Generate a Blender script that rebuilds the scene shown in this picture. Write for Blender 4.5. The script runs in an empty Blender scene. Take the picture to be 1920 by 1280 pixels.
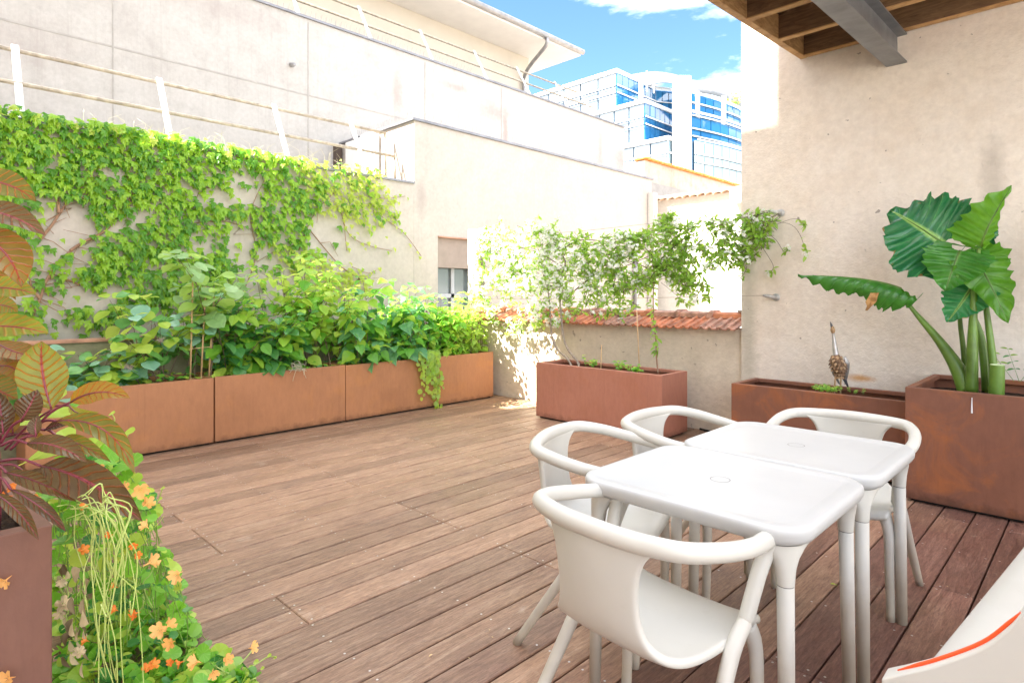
import bpy, math, random
import numpy as np
from mathutils import Vector, Matrix, Quaternion
R = math.radians
rnd = random.Random(7)
C = bpy.context.scene.collection
SC = bpy.context.scene

# ------------------------------------------------------------------ camera
EYE = 1.35
YAW = R(44.6)
FPX = 1134.0            # focal length in pixels of the 1920 px wide photograph
cam_d = bpy.data.cameras.new('camera')
cam = bpy.data.objects.new('camera', cam_d)
C.objects.link(cam)
cam.location = (0, 0, EYE)
cam.rotation_euler = (R(90), 0, YAW)
cam_d.sensor_width = 36
cam_d.lens = 36*FPX/1920
cam_d.shift_y = -88/1920
cam_d.clip_start = 0.05
cam_d.clip_end = 2000
SC.camera = cam

# ------------------------------------------------------------------ light, sky, exposure
SUN_AZ, SUN_EL = R(22), R(48)       # light travels towards +Y, swung 22 degrees to +X
SKY_STRENGTH = 0.068
SUN_STRENGTH = 5.0
EXPOSURE = 2.5
world = bpy.data.worlds.new('World')
SC.world = world
world.use_nodes = True
wt = world.node_tree
wt.nodes.clear()
def wn(t, **k):
    n = wt.nodes.new(t)
    for a, b in k.items(): setattr(n, a, b)
    return n
sky = wn('ShaderNodeTexSky', sky_type='NISHITA', sun_disc=False, sun_elevation=SUN_EL, sun_rotation=R(180+22),
         air_density=1.0, dust_density=0.35, ozone_density=3.0, altitude=0)
hs = wn('ShaderNodeHueSaturation'); hs.inputs['Saturation'].default_value = 1.12
bg = wn('ShaderNodeBackground'); bg.inputs['Strength'].default_value = SKY_STRENGTH
wt.links.new(sky.outputs[0], hs.inputs['Color']); wt.links.new(hs.outputs[0], bg.inputs[0])
tc = wn('ShaderNodeTexCoord')
sep = wn('ShaderNodeSeparateXYZ'); wt.links.new(tc.outputs['Generated'], sep.inputs[0])
def wm(op, a, b=None, c=None):
    n = wn('ShaderNodeMath', operation=op)
    for i, v in enumerate((a, b, c)):
        if v is None: continue
        if isinstance(v, (int, float)): n.inputs[i].default_value = v
        else: wt.links.new(v, n.inputs[i])
    return n.outputs[0]
den = wm('ADD', wm('MAXIMUM', sep.outputs[2], 0.0), 0.22)
comb = wn('ShaderNodeCombineXYZ')
wt.links.new(wm('DIVIDE', sep.outputs[0], den), comb.inputs[0])
wt.links.new(wm('DIVIDE', sep.outputs[1], den), comb.inputs[1])
cn = wn('ShaderNodeTexNoise'); cn.inputs['Scale'].default_value = 1.15; cn.inputs['Detail'].default_value = 9
cn.inputs['Roughness'].default_value = 0.58; cn.inputs['Distortion'].default_value = 0.3
mp = wn('ShaderNodeMapping'); mp.inputs['Location'].default_value = (3.275, 1.835, 0)
wt.links.new(comb.outputs[0], mp.inputs[0]); wt.links.new(mp.outputs[0], cn.inputs['Vector'])
cr = wn('ShaderNodeValToRGB')
cr.color_ramp.elements[0].position = 0.42; cr.color_ramp.elements[0].color = (0, 0, 0, 1)
cr.color_ramp.elements[1].position = 0.71; cr.color_ramp.elements[1].color = (1, 1, 1, 1)
wt.links.new(cn.outputs[0], cr.inputs[0])
cb = wn('ShaderNodeBackground'); cb.inputs[0].default_value = (1.0, 0.97, 0.93, 1); cb.inputs[1].default_value = 1.75
mx = wn('ShaderNodeMixShader')
wt.links.new(cr.outputs[0], mx.inputs[0]); wt.links.new(bg.outputs[0], mx.inputs[1]); wt.links.new(cb.outputs[0], mx.inputs[2])
wo = wn('ShaderNodeOutputWorld'); wt.links.new(mx.outputs[0], wo.inputs[0])

sun_d = bpy.data.lights.new('sun', 'SUN')
sun_d.energy = SUN_STRENGTH; sun_d.angle = R(0.53); sun_d.color = (1.0, 0.94, 0.84)
sun = bpy.data.objects.new('sun', sun_d); C.objects.link(sun)
LD = Vector((math.sin(SUN_AZ)*math.cos(SUN_EL), math.cos(SUN_AZ)*math.cos(SUN_EL), -math.sin(SUN_EL)))
sun.rotation_euler = LD.to_track_quat('-Z', 'Y').to_euler()
sun.location = (0, -4, 20)
SC.view_settings.view_transform = 'Standard'
SC.view_settings.look = 'None'
SC.view_settings.exposure = EXPOSURE
SC.view_settings.gamma = 1
SC.view_settings.use_curve_mapping = False

# ------------------------------------------------------------------ helpers
DV = Vector((-math.sin(YAW), math.cos(YAW), 0)); RV = Vector((math.cos(YAW), math.sin(YAW), 0))
def at(u, v, x=None, y=None, z=None, D=None):
    """the point of the place seen at (u, v) in the photograph, on a known plane"""
    d = DV + RV*((u-960)/FPX) + Vector((0, 0, (552-v)/FPX))
    if D is None:
        if x is not None: D = x/d.x
        elif y is not None: D = y/d.y
        else: D = (z-EYE)/d.z
    return Vector((0, 0, EYE)) + d*D
def proj(p):
    p = Vector(p); D = p.xy.dot(DV.xy); L = p.xy.dot(RV.xy)
    return 960+FPX*L/D, 552+FPX*(EYE-p.z)/D, D
def inpoly(u, v, poly):
    r = False; j = len(poly)-1
    for i in range(len(poly)):
        (a, b), (c, d) = poly[i], poly[j]
        if (b > v) != (d > v) and u < (c-a)*(v-b)/(d-b)+a: r = not r
        j = i
    return r
def tag(o, label=None, cat=None, group=None, kind=None):
    if label: o['label'] = label
    if cat: o['category'] = cat
    if group: o['group'] = group
    if kind: o['kind'] = kind
    return o
def empty(name, loc, rz=0):
    o = bpy.data.objects.new(name, None); C.objects.link(o)
    o.location = loc; o.rotation_euler = (0, 0, rz); o.empty_display_size = 0.1
    return o
def link(name, me, parent=None, M=None):
    o = bpy.data.objects.new(name, me); C.objects.link(o)
    if parent is not None: o.parent = parent
    if M is not None: o.matrix_basis = M
    return o
def origin(o):
    v = Vector((0, 0, 0))
    while o is not None:
        v += o.location; o = o.parent
    return v
class MB:
    """collects simple shapes, in place coordinates; build() links them as ONE object"""
    def __init__(s): s.v = []; s.f = []; s.m = []; s.uv = []; s.cm = 0
    def face(s, idx, uv=None):
        s.f.append(tuple(idx)); s.m.append(s.cm); s.uv.append(uv)
    def box(s, x0, x1, y0, y1, z0, z1):
        b = len(s.v)
        s.v += [(x, y, z) for z in (z0, z1) for (x, y) in ((x0, y0), (x1, y0), (x1, y1), (x0, y1))]
        for q in ((3, 2, 1, 0), (4, 5, 6, 7), (0, 1, 5, 4), (1, 2, 6, 5), (2, 3, 7, 6), (3, 0, 4, 7)): s.face([b+i for i in q])
        return s
    def beam(s, a, b, w, h, up=(0, 0, 1)):
        a, b = Vector(a), Vector(b); t = (b-a).normalized(); sd = t.cross(Vector(up)).normalized(); u = sd.cross(t)
        k = len(s.v)
        for p in (a, b):
            for (i, j) in ((-1, -1), (1, -1), (1, 1), (-1, 1)): s.v.append(tuple(p+sd*(i*w/2)+u*(j*h/2)))
        for q in ((3, 2, 1, 0), (4, 5, 6, 7), (0, 1, 5, 4), (1, 2, 6, 5), (2, 3, 7, 6), (3, 0, 4, 7)): s.face([k+i for i in q])
        return s
    def loft(s, loops, cap0=True, cap1=True):
        n = len(loops[0]); b = len(s.v)
        for l in loops: s.v += [tuple(p) for p in l]
        for i in range(len(loops)-1):
            for j in range(n):
                a = b+i*n+j; c = b+i*n+(j+1) % n
                s.face((a, c, c+n, a+n))
        if cap0: s.face([b+j for j in range(n)][::-1])
        if cap1: s.face([b+(len(loops)-1)*n+j for j in range(n)])
        return s
    def tube(s, pts, rad, n=8, cap=True, flat=1.0):
        pts = [Vector(p) for p in pts]
        if isinstance(rad, (int, float)): rad = [rad]*len(pts)
        loops = []; ref = None
        for i, p in enumerate(pts):
            t = (pts[min(i+1, len(pts)-1)]-pts[max(i-1, 0)])
            t = t.normalized() if t.length > 1e-9 else Vector((0, 0, 1))
            if ref is None:
                ref = t.orthogonal().normalized()
            ref = (ref-t*ref.dot(t))
            ref = ref.normalized() if ref.length > 1e-6 else t.orthogonal().normalized()
            bi = t.cross(ref)
            loops.append([p+(ref*math.cos(2*math.pi*k/n)+bi*(flat*math.sin(2*math.pi*k/n)))*rad[i] for k in range(n)])
        return s.loft(loops, cap, cap)
    def grid(s, rows, uvs=None):
        b = len(s.v); n = len(rows[0])
        for r_ in rows: s.v += [tuple(p) for p in r_]
        for i in range(len(rows)-1):
            for j in range(n-1):
                a = b+i*n+j
                q = (a, a+1, a+n+1, a+n)
                s.face(q, [uvs[i][j], uvs[i][j+1], uvs[i+1][j+1], uvs[i+1][j]] if uvs else None)
        return s
    def mesh(s, name, mats):
        me = bpy.data.meshes.new(name); me.from_pydata(s.v, [], s.f)
        for m in (mats if isinstance(mats, (list, tuple)) else [mats]): me.materials.append(m)
        if any(s.m): me.polygons.foreach_set('material_index', s.m)
        if any(u is not None for u in s.uv):
            l = me.uv_layers.new(name='UVMap'); k = 0
            for f, u in zip(s.f, s.uv):
                for i in range(len(f)):
                    l.data[k].uv = u[i] if u else (0, 0); k += 1
        return me
    def build(s, name, mats, parent=None, smooth=False, bevel=0, seg=2, kind=None, sub=0, local=False):
        me = s.mesh(name, mats)
        if smooth: me.polygons.foreach_set('use_smooth', [True]*len(me.polygons))
        o = link(name, me, parent)
        if parent is not None and not local: o.location = -origin(parent)
        if bevel:
            m = o.modifiers.new('bevel', 'BEVEL'); m.width = bevel; m.segments = seg; m.limit_method = 'ANGLE'; m.angle_limit = R(40)
        if sub:
            m = o.modifiers.new('sub', 'SUBSURF'); m.levels = sub; m.render_levels = sub
        if kind: o['kind'] = kind
        me.update()
        return o
def smooth_path(pts, n=6):
    P = [Vector(p) for p in pts]; out = []
    for i in range(len(P)-1):
        p0, p1, p2, p3 = P[max(i-1, 0)], P[i], P[i+1], P[min(i+2, len(P)-1)]
        for k in range(n):
            t = k/n
            out.append(0.5*((2*p1)+(p2-p0)*t+(2*p0-5*p1+4*p2-p3)*t*t+(3*p1-p0-3*p2+p3)*t**3))
    out.append(P[-1]); return out
def lerp_list(vals, n):
    out = []
    for i in range(len(vals)-1):
        for k in range(n): out.append(vals[i]+(vals[i+1]-vals[i])*k/n)
    return out+[vals[-1]]
def rrect(x0, x1, y0, y1, r, z, n=6, inset=0):
    x0 += inset; x1 -= inset; y0 += inset; y1 -= inset; r = max(r-inset, 0.005); o = []
    for cx, cy, a in ((x1-r, y1-r, 0), (x0+r, y1-r, 90), (x0+r, y0+r, 180), (x1-r, y0+r, 270)):
        for k in range(n+1):
            t = R(a+90*k/n); o.append(Vector((cx+r*math.cos(t), cy+r*math.sin(t), z)))
    return o

# ------------------------------------------------------------------ materials
class NT:
    def __init__(s, name):
        s.mat = bpy.data.materials.new(name); s.mat.use_nodes = True
        s.t = s.mat.node_tree; s.t.nodes.clear()
        s.out = s.n('ShaderNodeOutputMaterial'); s.b = s.n('ShaderNodeBsdfPrincipled')
        s.l(s.b.outputs[0], s.out.inputs[0])
    def n(s, t, **k):
        n = s.t.nodes.new(t)
        for a, b in k.items(): setattr(n, a, b)
        return n
    def l(s, a, b): s.t.links.new(a, b)
    def val(s, v, inp):
        if isinstance(v, (int, float)): inp.default_value = v
        elif isinstance(v, tuple): inp.default_value = (*v, 1) if len(v) == 3 and inp.type == 'RGBA' else v
        else: s.l(v, inp)
    def m(s, op, a, b=None, c=None, clamp=False):
        n = s.n('ShaderNodeMath', operation=op); n.use_clamp = clamp
        for i, v in enumerate((a, b, c)):
            if v is not None: s.val(v, n.inputs[i])
        return n.outputs[0]
    def pos(s): return s.n('ShaderNodeNewGeometry').outputs['Position']
    def obj(s): return s.n('ShaderNodeTexCoord').outputs['Object']
    def uv(s): return s.n('ShaderNodeTexCoord').outputs['UV']
    def rand(s): return s.n('ShaderNodeObjectInfo').outputs['Random']
    def map(s, v, sc=(1, 1, 1), loc=(0, 0, 0)):
        n = s.n('ShaderNodeMapping'); n.inputs['Scale'].default_value = sc; n.inputs['Location'].default_value = loc
        s.l(v, n.inputs[0]); return n.outputs[0]
    def noise(s, v, scale, detail=5, rough=.55, dist=0):
        n = s.n('ShaderNodeTexNoise'); s.l(v, n.inputs['Vector'])
        for k, x in (('Scale', scale), ('Detail', detail), ('Roughness', rough), ('Distortion', dist)): n.inputs[k].default_value = x
        return n.outputs[0]
    def ramp(s, f, stops):
        n = s.n('ShaderNodeValToRGB'); e = n.color_ramp.elements
        while len(e) < len(stops): e.new(.5)
        for el, (p, c) in zip(e, stops):
            el.position = p; el.color = (*c, 1) if isinstance(c, tuple) else (c, c, c, 1)
        s.val(f, n.inputs[0]); return n.outputs[0]
    def mix(s, f, a, b, mode='MIX'):
        n = s.n('ShaderNodeMix', data_type='RGBA', blend_type=mode)
        s.val(f, n.inputs[0]); s.val(a, n.inputs[6]); s.val(b, n.inputs[7]); return n.outputs[2]
    def bump(s, h, strength, dist=0.01):
        n = s.n('ShaderNodeBump'); n.inputs['Strength'].default_value = strength; n.inputs['Distance'].default_value = dist
        s.l(h, n.inputs['Height']); s.l(n.outputs[0], s.b.inputs['Normal'])
    def set(s, color=None, rough=None, metal=None, spec=None, **k):
        if color is not None: s.val(color, s.b.inputs['Base Color'])
        if rough is not None: s.val(rough, s.b.inputs['Roughness'])
        if metal is not None: s.val(metal, s.b.inputs['Metallic'])
        if spec is not None: s.val(spec, s.b.inputs['Specular IOR Level'])
        return s
def simple(name, col, rough=.5, metal=0, var=.12, scale=8, bump=0, bscale=60, spec=.5, bd=.004):
    t = NT(name); p = t.pos(); f = t.noise(p, scale, 6)
    dark = tuple(c*(1-var) for c in col); light = tuple(min(c*(1+var), 1) for c in col)
    t.set(t.ramp(f, [(.3, dark), (.7, light)]), rough, metal, spec)
    if bump: t.bump(t.noise(p, bscale, 4), bump, bd)
    return t.mat
def stucco(name, base, dirt, stain, dirt_amt=.5, bump=.5, bscale=38, streak=.0, spots=0, extra=None, rough=.9):
    t = NT(name); p = t.pos()
    big = t.noise(p, .7, 5, .6); mid = t.noise(p, 3.1, 8, .65); fine = t.noise(p, 22, 6, .6)
    col = t.mix(t.m('MULTIPLY', t.ramp(big, [(.38, 0.), (.72, 1.)]), dirt_amt), base, dirt)
    col = t.mix(t.m('MULTIPLY', t.ramp(mid, [(.45, 0.), (.75, 1.)]), dirt_amt*.8), col, stain)
    col = t.mix(.16, col, t.ramp(fine, [(.3, (.25, .22, .2)), (.7, (1, 1, 1))]), 'MULTIPLY')
    if streak:
        st = t.noise(t.map(p, (5, 5, .22)), 3, 6, .7)
        col = t.mix(t.m('MULTIPLY', t.ramp(st, [(.52, 0.), (.78, 1.)]), streak), col, stain)
    if spots:
        sp = t.noise(p, 13, 3, .5)
        col = t.mix(t.m('MULTIPLY', t.ramp(sp, [(.705, 0.), (.73, 1.)]), spots), col, (.12, .09, .07))
    if extra: col = extra(t, p, col)
    t.set(col, rough, 0, .25)
    h = t.m('ADD', t.noise(p, bscale, 8, .68), t.m('MULTIPLY', t.noise(p, 7, 4), .8))
    t.bump(h, bump, .012)
    return t.mat
def blob(t, p, c, r, soft=1.0):
    """1 inside an ellipsoid of radii r around c, fading outwards: a stain with a place of its own"""
    v = t.map(p, tuple(1/x for x in r), tuple(-a/x for a, x in zip(c, r)))
    n = t.n('ShaderNodeVectorMath', operation='LENGTH'); t.l(v, n.inputs[0])
    d = t.m('ADD', n.outputs['Value'], t.m('MULTIPLY', t.m('SUBTRACT', t.noise(p, 6, 6, .7), .5), 1.1))
    return t.ramp(d, [(.25, 1.), (1.0*soft, 0.)])
def leafmat(name, c1, c2, trans=.45, rough=.42, tcol=None, spec=.5):
    t = NT(name); p = t.pos()
    f = t.m('ADD', t.m('MULTIPLY', t.rand(), .45), t.m('MULTIPLY', t.noise(p, 9, 4, .6), .75))
    col = t.ramp(f, [(.25, c1), (.85, c2)])
    t.set(col, rough, 0, spec)
    tr = t.n('ShaderNodeBsdfTranslucent'); 
    t.l(t.mix(.5, col, tcol or tuple(min(1, x*2.2) for x in c2)), tr.inputs[0])
    ms = t.n('ShaderNodeMixShader'); ms.inputs[0].default_value = trans
    t.l(t.b.outputs[0], ms.inputs[1]); t.l(tr.outputs[0], ms.inputs[2]); t.l(ms.outputs[0], t.out.inputs[0])
    return t.mat
def veinleaf(name, field1, field2, vein, rib, n, slant, trans=.4, rough=.38, amt=.8, vw=.55, spot=None, bump=.6):
    """big leaf with a midrib and side veins, read from the leaf's own UV map"""
    t = NT(name); uv = t.uv(); s = t.n('ShaderNodeSeparateXYZ'); t.l(uv, s.inputs[0])
    a = t.m('ABSOLUTE', t.m('MULTIPLY', t.m('SUBTRACT', s.outputs[1], .5), 2.0))
    ph = t.m('SUBTRACT', t.m('MULTIPLY', s.outputs[0], n), t.m('MULTIPLY', a, slant))
    ph = t.m('ADD', ph, t.m('MULTIPLY', t.noise(uv, 6, 3), .5))
    w = t.m('ABSOLUTE', t.m('SUBTRACT', t.m('FRACT', ph), .5))        # .5 on a vein, 0 between veins
    vv = t.ramp(w, [(vw*.5, 0.), (.5, 1.)])
    fld = t.ramp(t.m('ADD', t.m('MULTIPLY', t.noise(t.obj(), 14, 6, .65), .8), t.m('MULTIPLY', t.rand(), .25)), [(.35, field1), (.75, field2)])
    col = t.mix(t.m('MULTIPLY', vv, amt), fld, vein)
    if spot: col = t.mix(t.ramp(t.m('ADD', t.noise(uv, 7, 5, .7), t.m('MULTIPLY', t.m('SUBTRACT', a, .75), .45)), [(.64, 0.), (.70, 1.)]), col, spot)
    r_ = t.ramp(a, [(.03, 1.), (.10, 0.)])
    col = t.mix(r_, col, rib)
    t.set(col, rough, 0, .5)
    t.bump(t.m('SUBTRACT', 1.0, vv), bump, .006)
    tr = t.n('ShaderNodeBsdfTranslucent'); t.l(t.mix(1.0, col, (2.0, 1.9, 1.7), 'MULTIPLY'), tr.inputs[0])
    ms = t.n('ShaderNodeMixShader'); ms.inputs[0].default_value = trans
    t.l(t.b.outputs[0], ms.inputs[1]); t.l(tr.outputs[0], ms.inputs[2]); t.l(ms.outputs[0], t.out.inputs[0])
    return t.mat
def corten(name, c1, c2, c3, blot=.5):
    t = NT(name); p = t.pos()
    big = t.noise(p, 1.5, 5, .6, .6); f = t.noise(t.map(p, (1, 1, .35)), 26, 6, .7)
    col = t.ramp(big, [(.3, c1), (.68, c2)])
    col = t.mix(t.m('MULTIPLY', t.ramp(t.noise(p, 3.2, 6, .65, .8), [(.5, 0.), (.72, 1.)]), blot), col, c3)
    col = t.mix(.35, col, t.ramp(f, [(.3, (.72, .66, .64)), (.7, (1.1, 1.08, 1.05))]), 'MULTIPLY')
    st = t.noise(t.map(p, (9, 9, .5)), 2.2, 6, .7)
    col = t.mix(t.m('MULTIPLY', t.ramp(st, [(.55, 0.), (.78, 1.)]), .28), col, tuple(x*.55 for x in c1))
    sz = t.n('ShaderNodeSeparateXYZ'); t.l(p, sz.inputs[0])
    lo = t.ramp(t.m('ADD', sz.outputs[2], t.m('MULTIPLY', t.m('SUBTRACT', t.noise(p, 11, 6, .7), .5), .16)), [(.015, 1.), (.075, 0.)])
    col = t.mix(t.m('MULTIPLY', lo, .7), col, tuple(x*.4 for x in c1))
    col = t.mix(t.m('MULTIPLY', t.ramp(t.noise(p, 8, 7, .75), [(.66, 0.), (.75, 1.)]), .3), col, tuple(min(1, x*1.7) for x in c2))
    t.set(col, t.ramp(big, [(.3, .5), (.7, .68)]), .12, .4)
    t.bump(t.noise(p, 120, 4), .12, .003)
    return t.mat
# ------------------------------------------------------------------ shared materials
def facade_extra(t, p, col):
    for c, r, k in (((-8.96, 6.2, 4.95), (.6, .16, .55), .5), ((-8.96, 7.5, 5.35), (.6, .55, .10), .5), ((-8.96, 8.6, 5.1), (.6, .75, .22), .45), ((-8.96, 8.9, 4.7), (.6, .10, .75), .75),
                    ((-8.96, 9.05, 3.9), (.6, .10, .6), .5), ((-8.96, 12.2, 5.0), (.6, .12, .6), .4), ((-8.96, 13.1, 4.7), (.6, .25, .6), .45),
                    ((-8.96, 3.2, 5.4), (.6, 1.3, .25), .28), ((-8.96, 1.0, 4.3), (.6, .9, .4), .22), ((-8.96, 5.0, 2.95), (.6, .5, .5), .6),
                    ((-6.94, 9.7, 1.9), (.6, .10, .5), .55), ((-6.94, 5.2, 2.7), (.6, .12, .35), .4)):
        col = t.mix(t.m('MULTIPLY', blob(t, p, c, r), k), col, (.30, .24, .22))
    return col
M_FAC = stucco('facade_render', (.53, .48, .43), (.48, .43, .38), (.35, .30, .26), .40, .12, 60, .24, 0, facade_extra)
M_FAC2 = stucco('upper_render', (.49, .47, .445), (.45, .425, .40), (.28, .25, .23), .45, .12, 60, .32, 0, facade_extra)
def wall_extra(t, p, col):
    for c, r, k, cc in (((-1.46, 5.59, .655), (.13, .3, .04), .8, (.60, .28, .06)), 
                        ((-2.42, 5.59, .95), (.12, .3, 1.2), .55, (.38, .36, .28)), ((-2.2, 5.59, .25), (.5, .3, .30), .6, (.30, .28, .22)),
                        ((-.6, 5.59, 2.2), (.10, .3, .45), .35, (.2, .16, .13)), ((-.5, 5.59, 1.5), (.35, .3, .5), .35, (.34, .25, .18))):
        col = t.mix(t.m('MULTIPLY', blob(t, p, c, r), k), col, cc)
    return col
M_WALL = stucco('coarse_render', (.84, .76, .68), (.78, .65, .52), (.62, .48, .36), .42, .75, 30, .12, .6, wall_extra)
M_BOUND = stucco('patched_render', (.74, .65, .53), (.64, .55, .43), (.48, .41, .32), .65, .6, 26, .15, .5)
M_MOSS = stucco('mossy_concrete', (.36, .33, .22), (.24, .25, .12), (.16, .17, .08), .8, .5, 30, .3, .3)
M_OLDW = stucco('old_wall', (.60, .52, .42), (.50, .42, .33), (.22, .18, .14), .7, .5, 18, .1, .2)
M_WHITE_R = stucco('white_render', (.84, .80, .74), (.78, .74, .68), (.66, .6, .54), .3, .15, 60, .1)
M_CONC = stucco('concrete_band', (.42, .39, .36), (.35, .32, .30), (.22, .20, .19), .6, .4, 40, .2)
M_SOFFIT = simple('soffit_white', (.82, .79, .75), .7, 0, .04, 3)
M_COPE = simple('zinc_coping', (.23, .23, .25), .5, .3, .2, 5)
M_GUTTER = simple('zinc_gutter', (.34, .33, .33), .42, .5, .2, 8)
M_RAIL = simple('galvanised_rail', (.36, .31, .24), .5, .2, .35, 14)
M_WPOST = simple('white_steel', (.86, .85, .83), .45, 0, .04, 6)
M_TILE = simple('terracotta', (.55, .20, .10), .75, 0, .45, 9, .35, 45)
M_TILE2 = simple('weathered_terracotta', (.42, .22, .16), .8, 0, .55, 12, .4, 45)
M_ORANGE = simple('orange_tile', (.78, .26, .05), .7, 0, .25, 9, .2, 50)
M_CAP = simple('cap_tile', (.50, .26, .17), .8, 0, .3, 6, .2, 40)
M_DARK = simple('dark_void', (.02, .018, .016), .9, 0, .2, 5)
M_SOIL = simple('soil', (.045, .030, .020), .95, 0, .6, 30, 1.0, 50, .2, .02)
M_CORTEN_L = corten('corten_orange', (.36, .165, .08), (.45, .215, .105), (.50, .23, .085), .6)
M_CORTEN_M = corten('corten_rose', (.44, .185, .125), (.50, .225, .155), (.45, .17, .09), .4)
M_CORTEN_R = corten('corten_brown', (.20, .085, .055), (.27, .115, .07), (.46, .15, .045), .75)
M_CORTEN_F = corten('corten_dark', (.17, .085, .065), (.22, .11, .08), (.20, .09, .06), .4)
M_PLAST = NT('ivory_plastic')
_p = M_PLAST.pos()
M_PLAST.set(M_PLAST.mix(M_PLAST.m('MULTIPLY', M_PLAST.ramp(M_PLAST.noise(_p, 14, 7, .75), [(.6, 0.), (.72, 1.)]), .22), M_PLAST.ramp(M_PLAST.noise(_p, 2.2, 6, .6), [(.35, (.54, .525, .475)), (.7, (.59, .575, .53))]), (.36, .31, .24)), M_PLAST.ramp(M_PLAST.noise(_p, 5, 5), [(.3, .30), (.7, .42)]), 0, .45)
M_PLAST.bump(M_PLAST.noise(_p, 300, 3), .05, .001)
M_PLAST = M_PLAST.mat
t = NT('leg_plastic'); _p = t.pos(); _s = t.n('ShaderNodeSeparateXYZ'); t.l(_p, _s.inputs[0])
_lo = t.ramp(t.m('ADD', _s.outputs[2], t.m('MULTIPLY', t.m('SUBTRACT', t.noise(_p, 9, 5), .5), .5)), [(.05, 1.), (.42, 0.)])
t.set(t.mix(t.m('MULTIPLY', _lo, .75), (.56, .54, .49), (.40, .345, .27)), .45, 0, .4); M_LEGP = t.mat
M_TOP = NT('table_white'); _p = M_TOP.pos()
M_TOP.set(M_TOP.mix(M_TOP.m('MULTIPLY', M_TOP.ramp(M_TOP.noise(_p, 17, 7, .75), [(.6, 0.), (.74, 1.)]), .14), M_TOP.ramp(M_TOP.noise(_p, 3, 6, .6), [(.35, (.47, .47, .462)), (.7, (.50, .50, .492))]), (.36, .33, .29)), M_TOP.ramp(M_TOP.noise(_p, 2, 3, .5), [(.3, .32), (.7, .42)]), 0, .4)
M_TOP = M_TOP.mat
M_SEAM = simple('seam_grey', (.16, .15, .14), .6)
M_ORSTRIPE = simple('orange_piping', (.85, .09, .015), .35, 0, .05)
M_WOOD_R = NT('raw_timber'); _p = M_WOOD_R.pos()
M_WOOD_R.set(M_WOOD_R.ramp(M_WOOD_R.noise(M_WOOD_R.map(_p, (3, 3, 14)), 2.2, 7, .6, 1.2), [(.28, (.32, .17, .065)), (.55, (.54, .32, .14)), (.75, (.64, .42, .20))]), .7, 0, .3)  # also used to paint bounced light under the joists
M_WOOD_R.bump(M_WOOD_R.noise(M_WOOD_R.map(_p, (3, 3, 20)), 6, 4), .25, .006); M_WOOD_R = M_WOOD_R.mat
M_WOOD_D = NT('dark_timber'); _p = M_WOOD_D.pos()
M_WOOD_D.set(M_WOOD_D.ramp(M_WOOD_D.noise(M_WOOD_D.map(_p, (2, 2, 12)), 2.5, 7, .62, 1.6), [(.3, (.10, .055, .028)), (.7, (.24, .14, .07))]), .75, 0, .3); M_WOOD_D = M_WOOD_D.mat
M_STEEL = simple('painted_steel', (.20, .21, .225), .42, .5, .25, 6, .1, 80)
M_ANCH = simple('anchor_grey', (.50, .49, .47), .5, .3, .2, 30)
M_WIRE = simple('steel_wire', (.35, .28, .22), .5, .6)
M_GLASSB = NT('blue_glazing'); M_GLASSB.set(M_GLASSB.mix(M_GLASSB.rand(), (.010, .12, .30), (.025, .20, .44)), .06, 0.0, 1.0); M_GLASSB = M_GLASSB.mat
M_GLASSL = NT('pale_glazing'); M_GLASSL.set(M_GLASSL.mix(M_GLASSL.rand(), (.30, .43, .50), (.42, .54, .60)), .1, 0.0, .9); M_GLASSL = M_GLASSL.mat
M_PANEL = NT('pale_panel'); M_PANEL.set(M_PANEL.mix(M_PANEL.rand(), (.16, .195, .23), (.21, .245, .275)), .25, 0, .6); M_PANEL = M_PANEL.mat
M_MULL = simple('blue_grey_mullion', (.03, .07, .12), .5)
M_TWHITE = simple('tower_white', (.80, .80, .80), .5, 0, .04, .3)
M_SAIL = simple('roof_sail', (.17, .175, .185), .6, 0, .08, .4)
M_BLIND = simple('blind_taupe', (.30, .235, .19), .6, 0, .1, 8)
M_WFRAME = simple('window_frame', (.45, .46, .47), .4)
M_WGLASS = NT('window_glass'); M_WGLASS.set((.16, .19, .20), .06, 0, .8); M_WGLASS = M_WGLASS.mat

# deck boards: weathering and uneven light both painted in, tan left, redder right
t = NT('deck_hardwood'); p = t.pos(); rd = t.rand()
grain = t.noise(t.map(p, (16, 1.3, 8)), 2.4, 8, .66, 1.3)
fine = t.noise(t.map(p, (70, 5, 30)), 3, 6, .7)
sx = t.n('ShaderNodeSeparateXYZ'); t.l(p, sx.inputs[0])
wear_light = t.m('ADD', t.m('MULTIPLY', sx.outputs[0], -.26), t.m('MULTIPLY', t.noise(p, .9, 5, .6), 1.0))
wear_light = t.m('ADD', wear_light, t.m('MULTIPLY', rd, .22))
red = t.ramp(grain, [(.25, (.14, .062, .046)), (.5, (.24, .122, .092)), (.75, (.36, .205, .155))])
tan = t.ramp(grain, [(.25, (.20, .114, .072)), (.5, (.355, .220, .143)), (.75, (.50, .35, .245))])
col = t.mix(t.ramp(wear_light, [(.75, 0.), (1.75, 1.)]), red, tan)
col = t.mix(t.m('MULTIPLY', t.ramp(t.noise(t.map(p, (2.5, 1.2, 1)), 2, 6, .7), [(.5, 0.), (.75, 1.)]), .5), col, (.16, .095, .075))
hv = t.n('ShaderNodeHueSaturation'); hv.inputs['Saturation'].default_value = 1.0; t.l(t.m('MULTIPLY_ADD', rd, .50, .74), hv.inputs['Value']); t.l(col, hv.inputs['Color']); col = hv.outputs[0]
mot = t.noise(t.map(p, (34, 9, 20)), 2.6, 9, .8, .8)
col = t.mix(.75, col, t.ramp(mot, [(.32, (.52, .46, .45)), (.5, (.98, .97, .97)), (.66, (1.32, 1.27, 1.22))]), 'MULTIPLY')
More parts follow.
